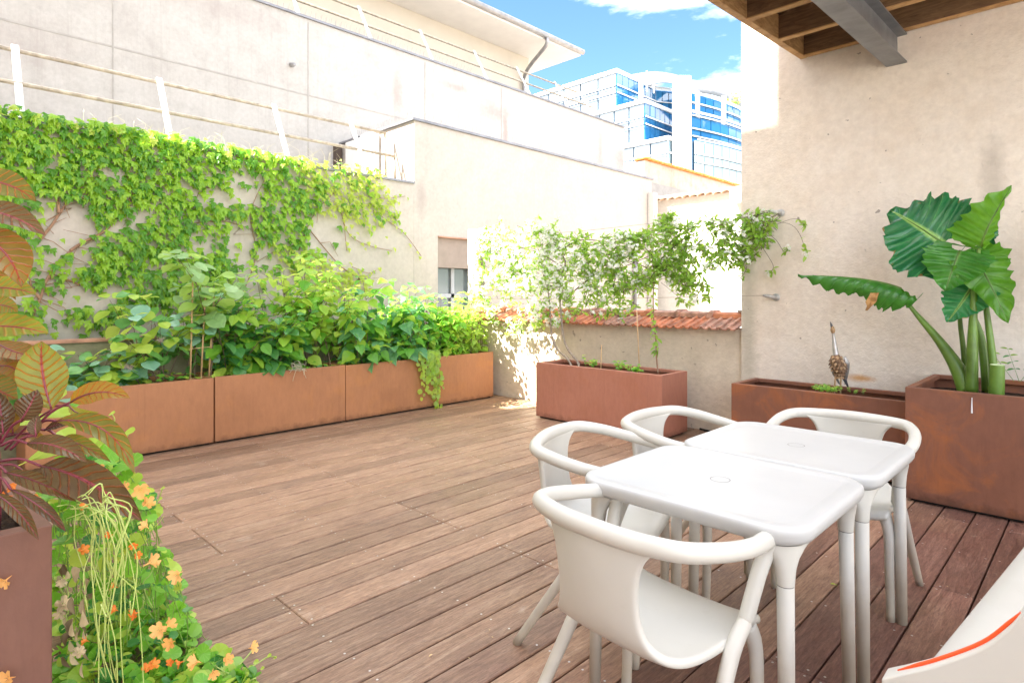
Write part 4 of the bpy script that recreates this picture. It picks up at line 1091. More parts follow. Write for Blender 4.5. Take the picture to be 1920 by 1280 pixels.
# straggling runners at the right end
rt = MB()
for P in ([(690, 365), (720, 372), (760, 368)], [(700, 395), (735, 420), (760, 440), (790, 480)], [(640, 400), (655, 440), (690, 460), (735, 470)], [(700, 380), (730, 400), (745, 415)], [(610, 390), (640, 400), (650, 470)], [(660, 500), (690, 512), (705, 507)]):
    Q = smooth_path([at(u, v, x=XF+.02) for u, v in P], 6)
    rt.tube(Q, .004, 4)
    for q in Q[::2]:
        items.append((frame(q+Vector((.03, uni(-.04, .04), uni(-.04, .04))), (uni(.2, .6), uni(-.6, .6), -1), (1, uni(-.5, .5), .4), uni(.045, .07)), 2 if rnd.random() < .6 else 0))
for P in ([(58, 598), (75, 560), (90, 520), (118, 485), (132, 470)], [(70, 455), (95, 425), (120, 388), (138, 362)], [(20, 455), (18, 435), (20, 425)], [(132, 470), (160, 452), (200, 430), (240, 380), (262, 330)], [(138, 362), (170, 330), (180, 290), (200, 260)], [(90, 520), (120, 522), (150, 535)],
          [(75, 560), (60, 540), (55, 520)], [(110, 400), (108, 375), (100, 355)], [(138, 372), (160, 372), (185, 380)], [(290, 570), (310, 500), (350, 420), (380, 340)], [(450, 560), (480, 480), (470, 400), (500, 330)], [(560, 470), (590, 400), (640, 350)], [(240, 380), (300, 372), (360, 380)], [(350, 420), (420, 415), (470, 430)], [(580, 430), (640, 500), (690, 530)]):
    Q = smooth_path([at(u, v, x=XF+.02) for u, v in P], 5); n = len(Q)
    r0 = .016 if P[0][0] < 200 else .007
    rt.tube(Q, [r0*(1-.6*i/n) for i in range(n)], 6)
    for q in Q[2::3]:
        rt.tube([q, q+Vector((.01, uni(-.12, .18), uni(-.1, .1))), q+Vector((.02, uni(-.2, .35), uni(-.2, .1)))], [.005, .004, .002], 4)
rt.build('stems', M_TWIGR, iv, True)
scatter_leaves(iv, items, meshes(IVY, L_IVY), 300)
# wild grass on the terrace edge
m = MB()
for i in range(90):
    y = uni(1.2, 4.6); p = Vector((XF-uni(.1, .3), y, z1+.02)); h = uni(.12, .34); a = uni(0, 6.28); b = Vector((math.cos(a), math.sin(a), 0))*h*.5
    m.tube([p, p+b*.3+Vector((0, 0, h*.7)), p+b+Vector((0, 0, h*.9))], [.003, .002, .001], 3, False)
tag(m.build('dry_grass', simple('dry_grass', (.66, .60, .42), .8)), 'dry wild grass growing on the terrace edge', 'grass', kind='stuff')

# ------------------------------------------------------------------ shrubs in the left planters
def shrub(name, label, base, n_st, h, lean, tmpl, mats, size, node, single, weights=None, branch=2, up=.3, start=.15, stem=None, cat='shrub', spread=(.18, .3), droop=0, rad=.006):
    bx, by, bz_ = base
    root = tag(empty(name, base), label, cat)
    me = meshes(tmpl, mats); items = []; st = MB(); 
    def pick(): return rnd.choices(range(len(mats)), weights)[0] if weights else rnd.randrange(len(mats))
    def run(p0, dv, L, r0, lv):
        n = max(3, int(L/node)); P = []; p = Vector(p0); d = Vector(dv).normalized()
        for i in range(n+1):
            P.append(p.copy()); d = (d+Vector((uni(-.14, .14), uni(-.14, .14), uni(-.02, .12)-droop))).normalized(); p = p+d*(L/n)
            if p.x < XL+.05: p.x = XL+.05+uni(0, .05); d.x = abs(d.x)*.5
        st.tube(P, [r0*(1-.7*i/n) for i in range(n+1)], 5)
        az = uni(0, 6.28)
        for i, q in enumerate(P):
            if i < n*start: continue
            az += 1.57+uni(-.3, .3); f = i/n
            for k in (0, 1) if i < n else (0, 1, 2, 3):
                a = az+k*math.pi*(1 if i < n else .5); dl = Vector((math.cos(a), math.sin(a), uni(-.55, up)+(.5 if i == n else 0)-droop))
                s = uni(*size)*(1-.35*f*f if i < n else .6); pet = s*.3
                b = q+dl.normalized()*pet
                if b.x < XL+.04 or (b.x > XP-.06 and b.z < HP+.05): continue
                items.append((frame(b, dl+Vector((0, 0, uni(-.55, .05))), (uni(-.55, .55)+.15, uni(-.6, .4)-.1, 1), s), pick()))
            if lv < branch and i % 3 == 1 and i < n-1:
                a = az+uni(.5, 1.1); run(q, Vector((math.cos(a), math.sin(a), .75)), L*uni(.28, .45), r0*.6, lv+1)
    for i in range(n_st):
        hk = uni(.8, 1.12)
        p = Vector((bx+uni(-.13, .13), by+uni(-spread[1], spread[1]), bz_))
        run(p, Vector((uni(-lean, lean*1.2), uni(-lean, lean), 1)), uni(*h)*hk, rad, 0)
    st.build('stem', stem or M_TWIG, root, True)
    scatter_leaves(root, items, me, single)
    return root, items
zs_ = HP-.06; xs_ = (XB+XP)/2
rt, _ = shrub('smoke_bush', 'low smoke bush with round blue green leaves at the near end of the left planters', (xs_, 1.08, zs_), 15, (.20, .46), .9, RD, L_SM, (.13, .19), .07, 110, (3, 3, 2), 1, .2, spread=(.1, .42), droop=.02)
# its fluffy flower heads
m = MB()
for (u, v) in ((232, 690), (245, 694), (250, 650), (222, 645), (415, 618), (300, 640)):
    c = at(u, v, x=xs_+.1)
    for i in range(40):
        d = Vector((uni(-1, 1), uni(-1, 1), uni(-.4, 1))).normalized()*uni(.03, .075)
        m.tube([c, c+d*.6+Vector((0, 0, .01)), c+d], [.0016, .0012, .0008], 3, False)
m.build('flower_heads', M_PANI, rt, kind='stuff')
shrub('smoke_bush', 'spreading smoke bush with a long bare branch reaching left over the mossy wall', (xs_-.05, 1.62, zs_), 9, (.50, .85), .6, RD, L_SM, (.13, .19), .085, 100, (3, 2, 3), 1, .2, .35, spread=(.1, .25))
m_root, _ = shrub('young_tree', 'tall young tree with pale round leaves tied to bamboo canes', (xs_, 1.93, zs_), 5, (1.05, 1.25), .13, RD, L_SP, (.16, .21), .09, 90, None, 1, .2, .52, spread=(.1, .12), cat='sapling')
for dy, lean in ((-.055, .03), (.035, .05), (.10, .06)):
    p = Vector((xs_+.10, 1.90+dy, zs_)); tag(MB().tube([p, p+Vector((-.02, lean, .92-dy))], [.0085, .007], 8).build('cane', M_CANE, m_root, True))
for z in (.05, .32, .62):
    tag(MB().tube([(xs_+.11, 1.83, zs_+z), (xs_+.10, 2.03, zs_+z+.01)], .0035, 6).build('crossbar', M_CANE, m_root, True))
shrub('bushy_shrub', 'dense fresh green shrub filling the middle planter of the left row', (xs_, 2.62, zs_), 24, (.30, .85), .5, OV, L_GR, (.14, .20), .075, 140, (3, 2, 3), 1, .25, spread=(.1, .42))
shrub('bushy_shrub', 'taller bright yellow green shrub behind the dense one near the second joint', (xs_-.08, 3.15, zs_), 20, (.75, 1.18), .28, OV, [L_GR[0], L_GR[1], L_SP[1]], (.11, .17), .085, 130, (2, 4, 2), 1, .3, .3, spread=(.1, .40))
shrub('broad_leaf_shrub', 'broad leaved shrub with level tiers of pointed leaves in the far planter', (xs_+.02, 3.92, zs_), 22, (.30, .95), .32, OVP, L_HY, (.15, .22), .10, 150, (3, 2, 2), 1, .1, .15, spread=(.12, .42))
shrub('broad_leaf_shrub', 'upright broad leaved shrub with the highest dark tip below the window', (xs_-.05, 4.35, zs_), 12, (.65, 1.02), .18, OVP, L_HY, (.14, .20), .11, 110, (3, 2, 3), 1, .1, .2, spread=(.1, .25))
shrub('leafy_shrub', 'small leaved shrub under the window in the far planter', (xs_, 4.85, zs_), 20, (.35, .74), .3, OV, [L_GR[0], L_GR[1]], (.09, .14), .06, 130, None, 1, .3, .1, spread=(.1, .3))
rt, _ = shrub('flowering_shrub', 'sunlit pale shrub at the far end of the left planters beside the white post', (xs_, 5.28, zs_), 18, (.40, .80), .35, OV, [L_GR[1], L_SP[1]], (.08, .12), .065, 120, None, 1, .3, .1, spread=(.1, .25))
# trailing plant over the front
rt = tag(empty('trailing_plant', at(808, 668, x=XP)), 'trailing plant with small round leaves hanging down the front of the far planter', 'plant')
items = []; m = MB()
for i in range(12):
    u0 = 806+uni(-22, 14); P = [at(u0, 655, x=XP-.05), at(u0+uni(-4, 4), 664, x=XP+.04), at(u0+uni(-6, 8), 690, x=XP+.05), at(u0+uni(-3, 12), 690+uni(10, 70), x=XP+.045)]
    if i < 2: P.append(at(824+uni(-10, 12), 767, x=XP+.05))
    Q = smooth_path(P, 6); m.tube(Q, .0025, 4)
    for q in Q[3:]:
        items.append((frame(q+Vector((uni(0, .03), uni(-.04, .04), uni(-.02, .02))), (uni(.1, .5), uni(-1, 1), -1), (1, uni(-.4, .4), .6), uni(.04, .065)), rnd.randrange(2)))
m.build('stem', M_GSTEM, rt, True)
scatter_leaves(rt, items, meshes(RD, [L_GR[1], L_SP[1]]), 110)
# dry twig hanging over the middle planter
rt = tag(empty('dry_twig', at(560, 690, x=XP+.03)), 'pale wiry twig dangling over the rim of the middle left planter', 'twig')
m = MB()
for i in range(22):
    p = at(556+uni(-12, 12), 680+uni(-4, 14), x=XP+uni(-.02, .05))
    m.tube(smooth_path([p, p+Vector((.02, uni(-.05, .05), uni(-.05, .03))), p+Vector((.03, uni(-.09, .09), uni(-.12, .02)))], 3), .0022, 4)
m.build('twigs', simple('pale_twig', (.52, .50, .36), .8), rt, True)
# low ground cover in the left planters
m = []
rt = tag(empty('ground_cover', (xs_, 3.6, zs_)), 'small weeds and ivy shoots covering the soil of the left planters', 'ground cover', kind='stuff')
its = [(frame((uni(XB+.05, XP-.03), uni(.9, yj[2]-.1), zs_+uni(0, .10)), (uni(-1, 1), uni(-1, 1), uni(-.1, .5)), (uni(-.4, .4), uni(-.4, .4), 1), uni(.04, .08)), rnd.randrange(3)) for i in range(700)]
scatter_leaves(rt, its, meshes(OV, [L_GR[0], L_GR[1], L_GR[2]]), 0)

# ------------------------------------------------------------------ jasmine on the wires
yJ = YB-.18
JP = [(892, 455), (905, 430), (960, 430), (1000, 418), (1045, 425), (1060, 448), (1085, 436), (1120, 446), (1160, 436), (1200, 440), (1222, 425), (1232, 402), (1255, 402), (1290, 425), (1320, 412), (1390, 402), (1440, 398), (1456, 410), (1440, 450), (1400, 500), (1335, 500), (1320, 520), (1340, 545), (1330, 565), (1285, 570), (1262, 545), (1240, 520), (1190, 560), (1195, 580), (1160, 600), (1090, 590), (1050, 610), (1000, 620), (960, 635), (930, 605), (900, 580), (893, 520)]
JT = [[(905, 540), (1000, 560), (990, 600), (930, 600)], [(1195, 470), (1210, 490), (1200, 520)]]
ja = tag(empty('jasmine', (at(1075, 690, y=PM[3]-.15).x, PM[3]-.15, HM-.1)), 'left jasmine, two twisted stems and a sunlit mass of white flowers', 'climbing plant')
jb = tag(empty('jasmine', (at(1232, 700, y=PM[3]-.2).x, PM[3]-.2, HM-.1)), 'right jasmine on a thin straight stem, branches reaching the tall wall', 'climbing plant')
items = {0: [], 1: []}; flw = {0: [], 1: []}; tw = [MB(), MB()]
cnt = 0
while cnt < 2050:
    u, v = uni(890, 1460), uni(396, 636)
    if not inpoly(u, v, JP): continue
    if any(inpoly(u, v, h) for h in JT) and rnd.random() < .8: continue
    if mnoise.noise(Vector((u*.03, v*.035, 1))) < -.30 and rnd.random() < .75: continue
    if u > 1290 and rnd.random() < .22: continue
    if v > 545 and u > 960 and rnd.random() < .5: continue
    side = 0 if u+uni(-40, 40) < 1130 else 1
    c = at(u, v, y=yJ+uni(-.13, .10)); 
    if c.y > YB-.03: c.y = YB-.03
    cnt += 1
    ax = Vector((uni(-1, 1), uni(-.6, .4), uni(-.5, .9))).normalized(); L = uni(.05, .13)
    tw[side].tube([c-ax*L*.5, c, c+ax*L*.6], [.0032, .0028, .0016], 3, False)
    for k in range(rnd.choice((3, 4, 5))):
        q = c+ax*uni(-.4, .6)*L; d = ax*uni(0, .8)+Vector((uni(-1, 1), uni(-1, .5), uni(-.8, .8)))
        items[side].append((frame(q, d, (uni(-.6, .6), uni(-1, .3), uni(.2, 1)), uni(.045, .075)), 0 if rnd.random() < (.5 if side == 0 else .62) else 1))
    if rnd.random() < (.74 if u < 1060 else .26 if u < 1200 else .11):
        q = c+Vector((uni(-.03, .03), -uni(.02, .07), uni(-.03, .05)))
        flw[side].append((frame(q, (uni(-1, 1), .2, 1), (uni(-.5, .5), -1, uni(-.1, .6)), uni(.042, .064)), rnd.randrange(3)))
# free sprays
for P in ([(1440, 415), (1480, 420), (1500, 440), (1512, 478)], [(1430, 430), (1455, 450), (1470, 472), (1480, 465)], [(1420, 450), (1440, 480), (1450, 500), (1442, 515)], [(1400, 420), (1440, 425), (1490, 410), (1512, 425)], [(1390, 470), (1400, 500), (1390, 520)], [(1300, 510), (1325, 535), (1330, 560)], [(1240, 530), (1270, 555), (1275, 568)],
          [(1050, 440), (1040, 420), (1050, 410)], [(995, 430), (1005, 410), (1012, 405)], [(930, 430), (940, 410)], [(1090, 440), (1085, 428)]):
    Q = smooth_path([at(u, v, y=YW-.10) for u, v in P], 5); tw[1].tube(Q, .0022, 4)
    for q in Q[-5:]:
        for k in range(2): items[1].append((frame(q, (uni(-1, 1), uni(-1, .2), uni(-1, .5)), (uni(-.5, .5), -.6, 1), uni(.045, .07)), 1 if rnd.random() < .6 else 0))
    if rnd.random() < .8: flw[1].append((frame(Q[-1], (0, .2, 1), (0, -1, .3), .045), 0))
# main branches along the wires
def branch(side, P, r0, r1, y=yJ, n=6):
    Q = smooth_path([at(u, v, y=y+uni(-.04, .04)) for u, v in P], n); k = len(Q); tw[side].tube(Q, [r0+(r1-r0)*i/k for i in range(k)], 6)
for P in ([(1055, 500), (1000, 470), (940, 460), (900, 455)], [(1055, 540), (1000, 530), (930, 520)], [(1050, 470), (1090, 450), (1150, 455), (1220, 460)], [(1060, 560), (1110, 520), (1170, 500), (1240, 470)], [(1020, 520), (1010, 470), (990, 440)]): branch(0, P, .007, .003)
for P in ([(1225, 500), (1280, 450), (1340, 425), (1400, 408), (1440, 402)], [(1225, 520), (1270, 490), (1330, 440), (1390, 420)], [(1225, 510), (1180, 490), (1120, 500)], [(1230, 500), (1280, 520), (1310, 535)], [(1225, 480), (1190, 450), (1150, 450)], [(1150, 540), (1160, 480), (1150, 450)], [(1170, 560), (1165, 500)], [(1400, 410), (1430, 400), (1445, 408), (1460, 400)]): branch(1, P, .007, .0025)
# trunks
yb_ = PM[3]-.14
for P, r0 in (([(1073, 688), (1062, 670), (1045, 655), (1035, 630), (1032, 600), (1030, 560), (1020, 510)], .011), ([(1085, 690), (1083, 678), (1065, 655), (1056, 630), (1053, 600), (1050, 560), (1052, 520), (1060, 490), (1045, 470)], .013)):
    ys_ = lerp_list([yb_, yJ], len(P)-1)
    Q = smooth_path([at(u, v, y=y) for (u, v), y in zip(P, ys_)], 6); n = len(Q)
    MB().tube(Q, [r0*(1.15-.55*i/n)*(1+.12*math.sin(i*1.7)) for i in range(n)], 8).build('trunk', simple('grey_bark', (.30, .24, .19), .85, 0, .4, 40, .4, 120), ja, True)
P = [(1234, 700), (1231, 670), (1230, 640), (1226, 600), (1225, 560), (1226, 520), (1222, 480)]; ys_ = lerp_list([yb_-.05, yJ], 6)
Q = smooth_path([at(u, v, y=y) for (u, v), y in zip(P, ys_)], 6); n = len(Q)
MB().tube(Q, [.0085*(1-.5*i/n) for i in range(n)], 8).build('trunk', M_TWIGR, jb, True)
for q in Q[8:]:
    for k in range(2): items[1].append((frame(q+Vector((uni(-.03, .03), -.01, 0)), (uni(-1, 1), uni(-1, .2), uni(-.8, .2)), (0, -.6, 1), uni(.05, .08)), rnd.randrange(2)))
cl = [MB() for i in range(3)]; cme = []
for i in range(3): cme.append(cluster(random.Random(i)).mesh('flower', M_FLW))
jm = meshes(EL, L_JA)
for k, rt in ((0, ja), (1, jb)):
    tw[k].build('twigs', M_TWIG, rt, kind='stuff')
    scatter_leaves(rt, items[k], jm, 240)
    scatter_leaves(rt, flw[k], cme, 200, 'flower', 'flowers')
# canes and weeds in that planter
for (u0, v0, u1, v1, lab) in ((1126, 692, 1128, 646, 'short bare cane in the middle of the jasmine planter'), (1200, 700, 1194, 582, 'tall thin cane in the jasmine planter left of the straight stem')):
    a = at(u0, v0, y=yb_-.08); b = at(u1, v1, y=yb_-.06); a.z = HM-.12
    tag(MB().tube([a, b], [.006, .005], 8).build('cane', M_CANE, smooth=True), lab, 'cane')
def weed(u, v, y, n, h, label, size=(.03, .05), mats=None, tm=OV, spread=.06):
    b = at(u, v, y=y); root = tag(empty('weed', b), label, 'weed'); its = []; m = MB()
    for i in range(n):
        d = Vector((uni(-1, 1)*.6, uni(-1, 1)*.5, 1)); q = b+Vector((uni(-spread, spread), uni(-spread, spread)*.6, 0)); L = h*uni(.5, 1.1); e = q+d*L
        m.tube([q, q+d*L*.5, e], [.002, .0016, .001], 4, False)
        for f in (.4, .6, .8, 1):
            for s in (-1, 1): its.append((frame(q+d*L*f, (s*uni(.4, 1), uni(-1, .5), uni(-.2, .5)), (0, -.5, 1), uni(*size)), rnd.randrange(2)))
    m.build('stem', M_GSTEM, root); scatter_leaves(root, its, meshes(tm, mats or [L_GR[0], L_GR[1]]), 70)
weed(1102, 692, yb_-.1, 3, .15, 'small upright weed at the left end of the jasmine planter')
weed(1166, 698, yb_-.1, 4, .11, 'leafy weed near the middle of the jasmine planter')
weed(1195, 700, yb_-.12, 4, .07, 'low weed beside the thin cane in the jasmine planter')
weed(1550, 734, yh-.10, 16, .05, 'ferny green weed left of the metal heron', (.02, .038), None, EL, .11)
weed(1608, 738, yh-.12, 4, .035, 'tiny weed right of the metal heron', (.012, .02), None, EL, .08)
weed(1903, 715, YW-.12, 3, .30, 'thin dark weed growing by the wall at the right edge', (.04, .06), [L_GR[2], L_JA[0]], EL, .03)

# ------------------------------------------------------------------ shaped big leaves
def big_leaf(root, P0, Pm, P1, nrm, w, shape, mat, fold=.15, ripple=.0, nr=7, lobes=0, nu=18, nv=5, name='leaf', wl=1.0, wr=1.0, jag=.0, scal=.0, petiole=None, pr=.006, pmat=None, seed=0, wave=.0, tipdroop=0):
    P0, Pm, P1 = Vector(P0), Vector(Pm), Vector(P1); c = Pm*2-(P0+P1)*.5; rs = random.Random(seed)
    ph = [rs.uniform(0, 6.28) for _ in range(4)]
    def B(t_): 
        if t_ < 0: return P0+(c-P0)*2*t_
        return P0*(1-t_)**2+c*2*t_*(1-t_)+P1*t_*t_
    def T(t_): return ((c-P0)*2*(1-max(t_, 0))+(P1-c)*2*max(t_, 0)).normalized()
    Lw = (P1-P0).length
    m = MB(); nrm = Vector(nrm)
    for sg, ww in ((-1, wl), (1, wr)):
        rows = []; uvs = []
        ts = [(-lobes+(1+lobes)*i/nu) for i in range(nu+1)]
        for t_ in ts:
            q = B(t_); tt = T(t_); sd = nrm.cross(tt).normalized()*sg; n2 = tt.cross(nrm.cross(tt)).normalized()
            W = w*ww*shape((t_+lobes)/(1+lobes))
            W *= 1+jag*(1.7*mnoise.noise(Vector((t_*9, sg*3+ph[0], ph[1])))+2.0*mnoise.noise(Vector((t_*21, sg*5+ph[2], ph[3])))) if 0 < t_ < .97 else 1
            W *= 1+scal*(math.sin(2*math.pi*(t_*nr-.55)+ph[2])) if 0 < t_ < .97 else 1
            a = 0 if t_ >= 0 else min(.75, (.12+.45*(-t_/max(lobes, .01))))
            row = []; uv = []
            for j in range(nv+1):
                s = a+(1-a)*j/nv
                fw = tt*(s*W*.25 if t_ > -.5*lobes else 0)*(1-t_)*.6
                rp = ripple*w*math.sin(2*math.pi*(t_*nr-.55*s)+ph[2])*s+wave*w*math.sin(t_*9+ph[3])*s*s
                row.append(q+fw+sd*(W*s*math.cos(fold*s))+n2*(W*s*math.sin(fold*s)+rp)); uv.append((t_, .5+.5*s*sg))
            rows.append(row if sg > 0 else row[::-1]); uvs.append(uv if sg > 0 else uv[::-1])
        m.grid(rows, uvs)
    # midrib
    m.cm = 1
    Q = [B(i/10) for i in range(11)]; nn = nrm.normalized()
    rr = pr*.9
    m.tube([q-nn*.001 for q in Q], [rr*(1-.85*i/10) for i in range(11)], 5)
    if petiole is not None:
        Qp = smooth_path([Vector(petiole), (Vector(petiole)+P0)*.5+Vector((0, 0, .012)), P0], 4); m.tube(Qp, lerp_list([pr*1.25, pr*1.1, pr], 4), 6)
    return m.build(name, [mat, pmat], root, True)
lance = lambda f: math.sin(math.pi*min(1, f**.85))**.85 if 0 < f < 1 else 0
CAMV = Vector((0, 0, EYE))
# ------------------------------------------------------------------ red leaved plant, left foreground
AM = [veinleaf('amaranth_olive', (.13, .125, .018), (.23, .245, .03), (.55, .14, .015), (.34, .05, .02), 9, 1.5, .40, .36, .7, .68),
      veinleaf('amaranth_orange', (.19, .13, .02), (.33, .19, .022), (.52, .08, .01), (.32, .05, .02), 9, 1.4, .32, .38, .65, .72),
      veinleaf('amaranth_brown', (.075, .042, .014), (.135, .09, .022), (.30, .07, .02), (.30, .03, .05), 10, 1.6, .28, .32, .6, .68),
      veinleaf('amaranth_purple', (.07, .040, .016), (.13, .085, .028), (.16, .03, .015), (.22, .03, .03), 9, 1.4, .2, .3, .5, .5),
      veinleaf('amaranth_lime', (.20, .25, .03), (.32, .36, .05), (.55, .22, .03), (.50, .08, .05), 9, 1.5, .45, .38, .55, .45)]
M_ASTEM = simple('amaranth_stem', (.20, .035, .06), .35, 0, .3, 12)
am = tag(empty('red_leaved_plant', at(-12, 950, D=1.72)), 'tall plant with red veined olive and orange leaves in the left edge planter', 'plant')
st0 = at(-14, 985, D=1.70); st0.z = HF-.07
Q = smooth_path([st0, at(-10, 880, D=1.70), at(-22, 760, D=1.71), at(-30, 600, D=1.72), at(-34, 440, D=1.73), at(-36, 330, D=1.74)], 5); n = len(Q)
MB().tube(Q, [.016*(1.1-.6*i/n) for i in range(n)], 10).build('stem', M_ASTEM, am, True)
#        base        mid         tip        width depth0 depth1 mat petiole-start  normal tweak
AL = [((-55, 338), (10, 345), (68, 377), 26, 1.74, 1.66, 0, None), ((-60, 395), (10, 402), (86, 441), 28, 1.70, 1.60, 2, None),
      ((-50, 430), (10, 475), (40, 538), 41, 1.72, 1.62, 1, None), ((-45, 540), (15, 540), (67, 551), 26, 1.74, 1.66, 4, None),
      ((-45, 575), (5, 572), (33, 586), 20, 1.68, 1.62, 0, None), ((-60, 615), (20, 612), (92, 626), 29, 1.72, 1.62, 4, None),
      ((-10, 640), (30, 660), (88, 672), 25, 1.78, 1.72, 1, None), ((97, 768), (80, 700), (78, 640), 44, 1.64, 1.68, 0, (10, 842)),
      ((-20, 690), (25, 690), (48, 730), 27, 1.78, 1.72, 1, None), ((-30, 650), (20, 668), (50, 672), 14, 1.80, 1.76, 1, None),
      ((132, 754), (185, 735), (244, 746), 22, 1.60, 1.54, 1, (62, 806)), ((105, 789), (195, 806), (252, 888), 23, 1.62, 1.52, 0, (60, 806)),
      ((52, 831), (105, 836), (164, 867), 24, 1.58, 1.52, 2, (2, 835)), ((112, 822), (150, 833), (208, 866), 15, 1.68, 1.64, 0, (70, 806)),
      ((76, 873), (170, 906), (268, 978), 34, 1.56, 1.45, 2, (2, 864)), ((12, 886), (75, 905), (143, 940), 17, 1.60, 1.54, 2, (-8, 880)),
      ((48, 887), (90, 892), (130, 922), 15, 1.64, 1.60, 2, (4, 872)), ((20, 917), (75, 950), (125, 997), 14, 1.54, 1.48, 2, (-10, 895)),
      ((-10, 925), (35, 960), (73, 1013), 13, 1.52, 1.46, 2, None), ((40, 787), (55, 762), (70, 730), 25, 1.60, 1.62, 3, (2, 830)),
      ((6, 812), (2, 775), (-2, 735), 22, 1.62, 1.64, 3, (-2, 835)), ((24, 812), (22, 790), (18, 765), 14, 1.66, 1.68, 1, (0, 832)),
      ((84, 806), (108, 796), (134, 794), 11, 1.66, 1.64, 3, (45, 822)), ((68, 816), (66, 798), (72, 778), 12, 1.58, 1.60, 3, (20, 842)),
      ((-40, 705), (-5, 730), (34, 748), 30, 1.70, 1.66, 0, None), ((76, 740), (92, 728), (118, 742), 13, 1.70, 1.70, 4, (40, 790)),
      ((-45, 770), (-15, 760), (10, 790), 24, 1.66, 1.62, 3, None), ((130, 760), (150, 775), (186, 772), 9, 1.68, 1.66, 4, None),
      ((-50, 480), (-20, 500), (30, 562), 30, 1.80, 1.76, 1, None), ((-50, 690), (-5, 705), (10, 760), 32, 1.80, 1.74, 1, None), ((60, 812), (70, 822), (110, 840), 11, 1.70, 1.70, 1, None)]
for i, (b, md, tp, wpx, d0, d1, k, pt) in enumerate(AL):
    P0 = at(*b, D=d0); Pm = at(*md, D=(d0+d1)/2-.01); P1 = at(*tp, D=d1)
    nv_ = (CAMV-Pm).normalized()+Vector((uni(-.25, .25), uni(-.25, .25), uni(.1, .5)))
    big_leaf(am, P0, Pm, P1, nv_, wpx*d0/FPX, lance, AM[k], .22, .035, 9, 0, 14, 4, petiole=at(*pt, D=d0+.03) if pt else at(-25, b[1]+25, D=1.70), pr=.0032, pmat=M_ASTEM, seed=i, wave=.06, wl=uni(.85, 1.05), wr=uni(.85, 1.05))

# ------------------------------------------------------------------ giant leaved plant on the right
AC = [veinleaf('taro_top', (.018, .14, .048), (.042, .24, .068), (.11, .36, .11), (.28, .50, .12), 8, 1.2, .15, .25, .55, .85, (.30, .17, .06)),
      veinleaf('taro_light', (.07, .22, .014), (.13, .34, .025), (.12, .32, .04), (.14, .30, .06), 8, 1.2, .42, .3, .5, .85),
      veinleaf('taro_mid', (.035, .17, .018), (.075, .27, .035), (.11, .30, .07), (.14, .32, .08), 8, 1.2, .3, .26, .55, .85)]
M_PET = simple('taro_stalk', (.10, .19, .025), .35, 0, .35, 7)
M_CUT = simple('cut_stalk', (.52, .62, .36), .6, 0, .1, 30)
M_TORN = simple('torn_leaf', (.40, .22, .08), .8, 0, .3, 20)
yT = PT[2]+.40
tr = tag(empty('giant_leaf_plant', at(1820, 728, y=yT)), 'giant arrow leaved plant with ragged dark green leaves in the tall right planter', 'plant')
tr.location.z = HT-.1
def pt(u, v, dy=0): return at(u, v, y=yT+dy)
heart = lambda f: (math.sin(math.pi*min(1, max(0, f))**.62)**.7)*(1.0 if f < .75 else 1) if 0 < f < 1 else 0
cn_ = lambda p, a=0, b=0, c=0: (CAMV-p).normalized()+Vector((a, b, c))
LV = [((1771, 458), (1722, 425), (1669, 394), 84, 0, .30, .10, -.02, -.06, .05, (.05, -.1, .25), 0),
      ((1841, 462), (1856, 420), (1897, 348), 46, 1, .12, .12, -.12, -.14, -.10, (-.5, 0, .2), 1),
      ((1800, 470), (1788, 500), (1772, 545), 56, 2, .25, .10, -.10, -.16, -.18, (0, -.2, .4), 2),
      ((1828, 528), (1808, 560), (1776, 604), 46, 0, .2, .12, -.02, -.08, -.10, (-.1, -.1, .5), 3),
      ((1822, 478), (1850, 520), (1890, 606), 48, 1, .25, .12, -.05, -.10, -.14, (.3, 0, .3), 4),
      ((1838, 450), (1855, 440), (1873, 441), 26, 0, .2, .08, .08, .10, .12, (.2, 0, .3), 5)]
for (b, md, tp, w, k, lob, rip, d0, dm, d1, tw_, sd) in LV:
    P0, Pm, P1 = pt(*b, d0), pt(*md, dm), pt(*tp, d1)
    wl, wr = (1, 1) if sd != 1 else (1.25, .35)
    if sd == 1: wl, wr = .35, 1.25
    D = Pm.xy.dot(DV.xy)
    big_leaf(tr, P0, Pm, P1, cn_(Pm, *tw_), w*D/FPX, heart, AC[k], .18, .10, 6, lob, 40, 8, pr=.010, pmat=M_PET, seed=sd+11, wave=.10, wl=wl, wr=wr, jag=.07, scal=.045)
# the leaf folded flat, pointing left
P0, Pm, P1 = pt(1690, 541, .0), pt(1610, 522, -.02), pt(1496, 516, -.05)
big_leaf(tr, P0, Pm, P1, Vector((.05, -.12, 1)), .17, heart, AC[2], -1.25, .16, 9, .30, 44, 8, pr=.010, pmat=M_PET, seed=31, wave=.12, jag=.05, scal=.10)
m = MB(); q = pt(1638, 536, -.12)
m.grid([[q+Vector((uni(-.012, .012)+.022*(j-1)*(1-.2*i)-.012*i, -.02*math.sin(j+i), -.032*i-.05)) for j in range(4)] for i in range(5)]); m.build('torn_piece', M_TORN, tr)
def stalk(P, rs, dy=0):
    Q = smooth_path([pt(u, v, d) for u, v, d in P], 5); MB().tube(Q, lerp_list(rs, 5), 12).build('stalk', M_PET, tr, True)
stalk([(1812, 735, -.05), (1795, 690, -.03), (1762, 640, -.0), (1715, 585, 0), (1684, 545, 0)], [.050, .046, .030, .015, .010])
stalk([(1822, 735, -.10), (1823, 660, -.10), (1825, 590, -.09), (1828, 520, -.08), (1836, 465, -.10)], [.036, .033, .023, .015, .011])
stalk([(1850, 735, 0), (1845, 670, 0), (1836, 621, .0), (1812, 565, 0), (1780, 480, -.01), (1771, 459, -.02)], [.027, .026, .021, .016, .012, .009])
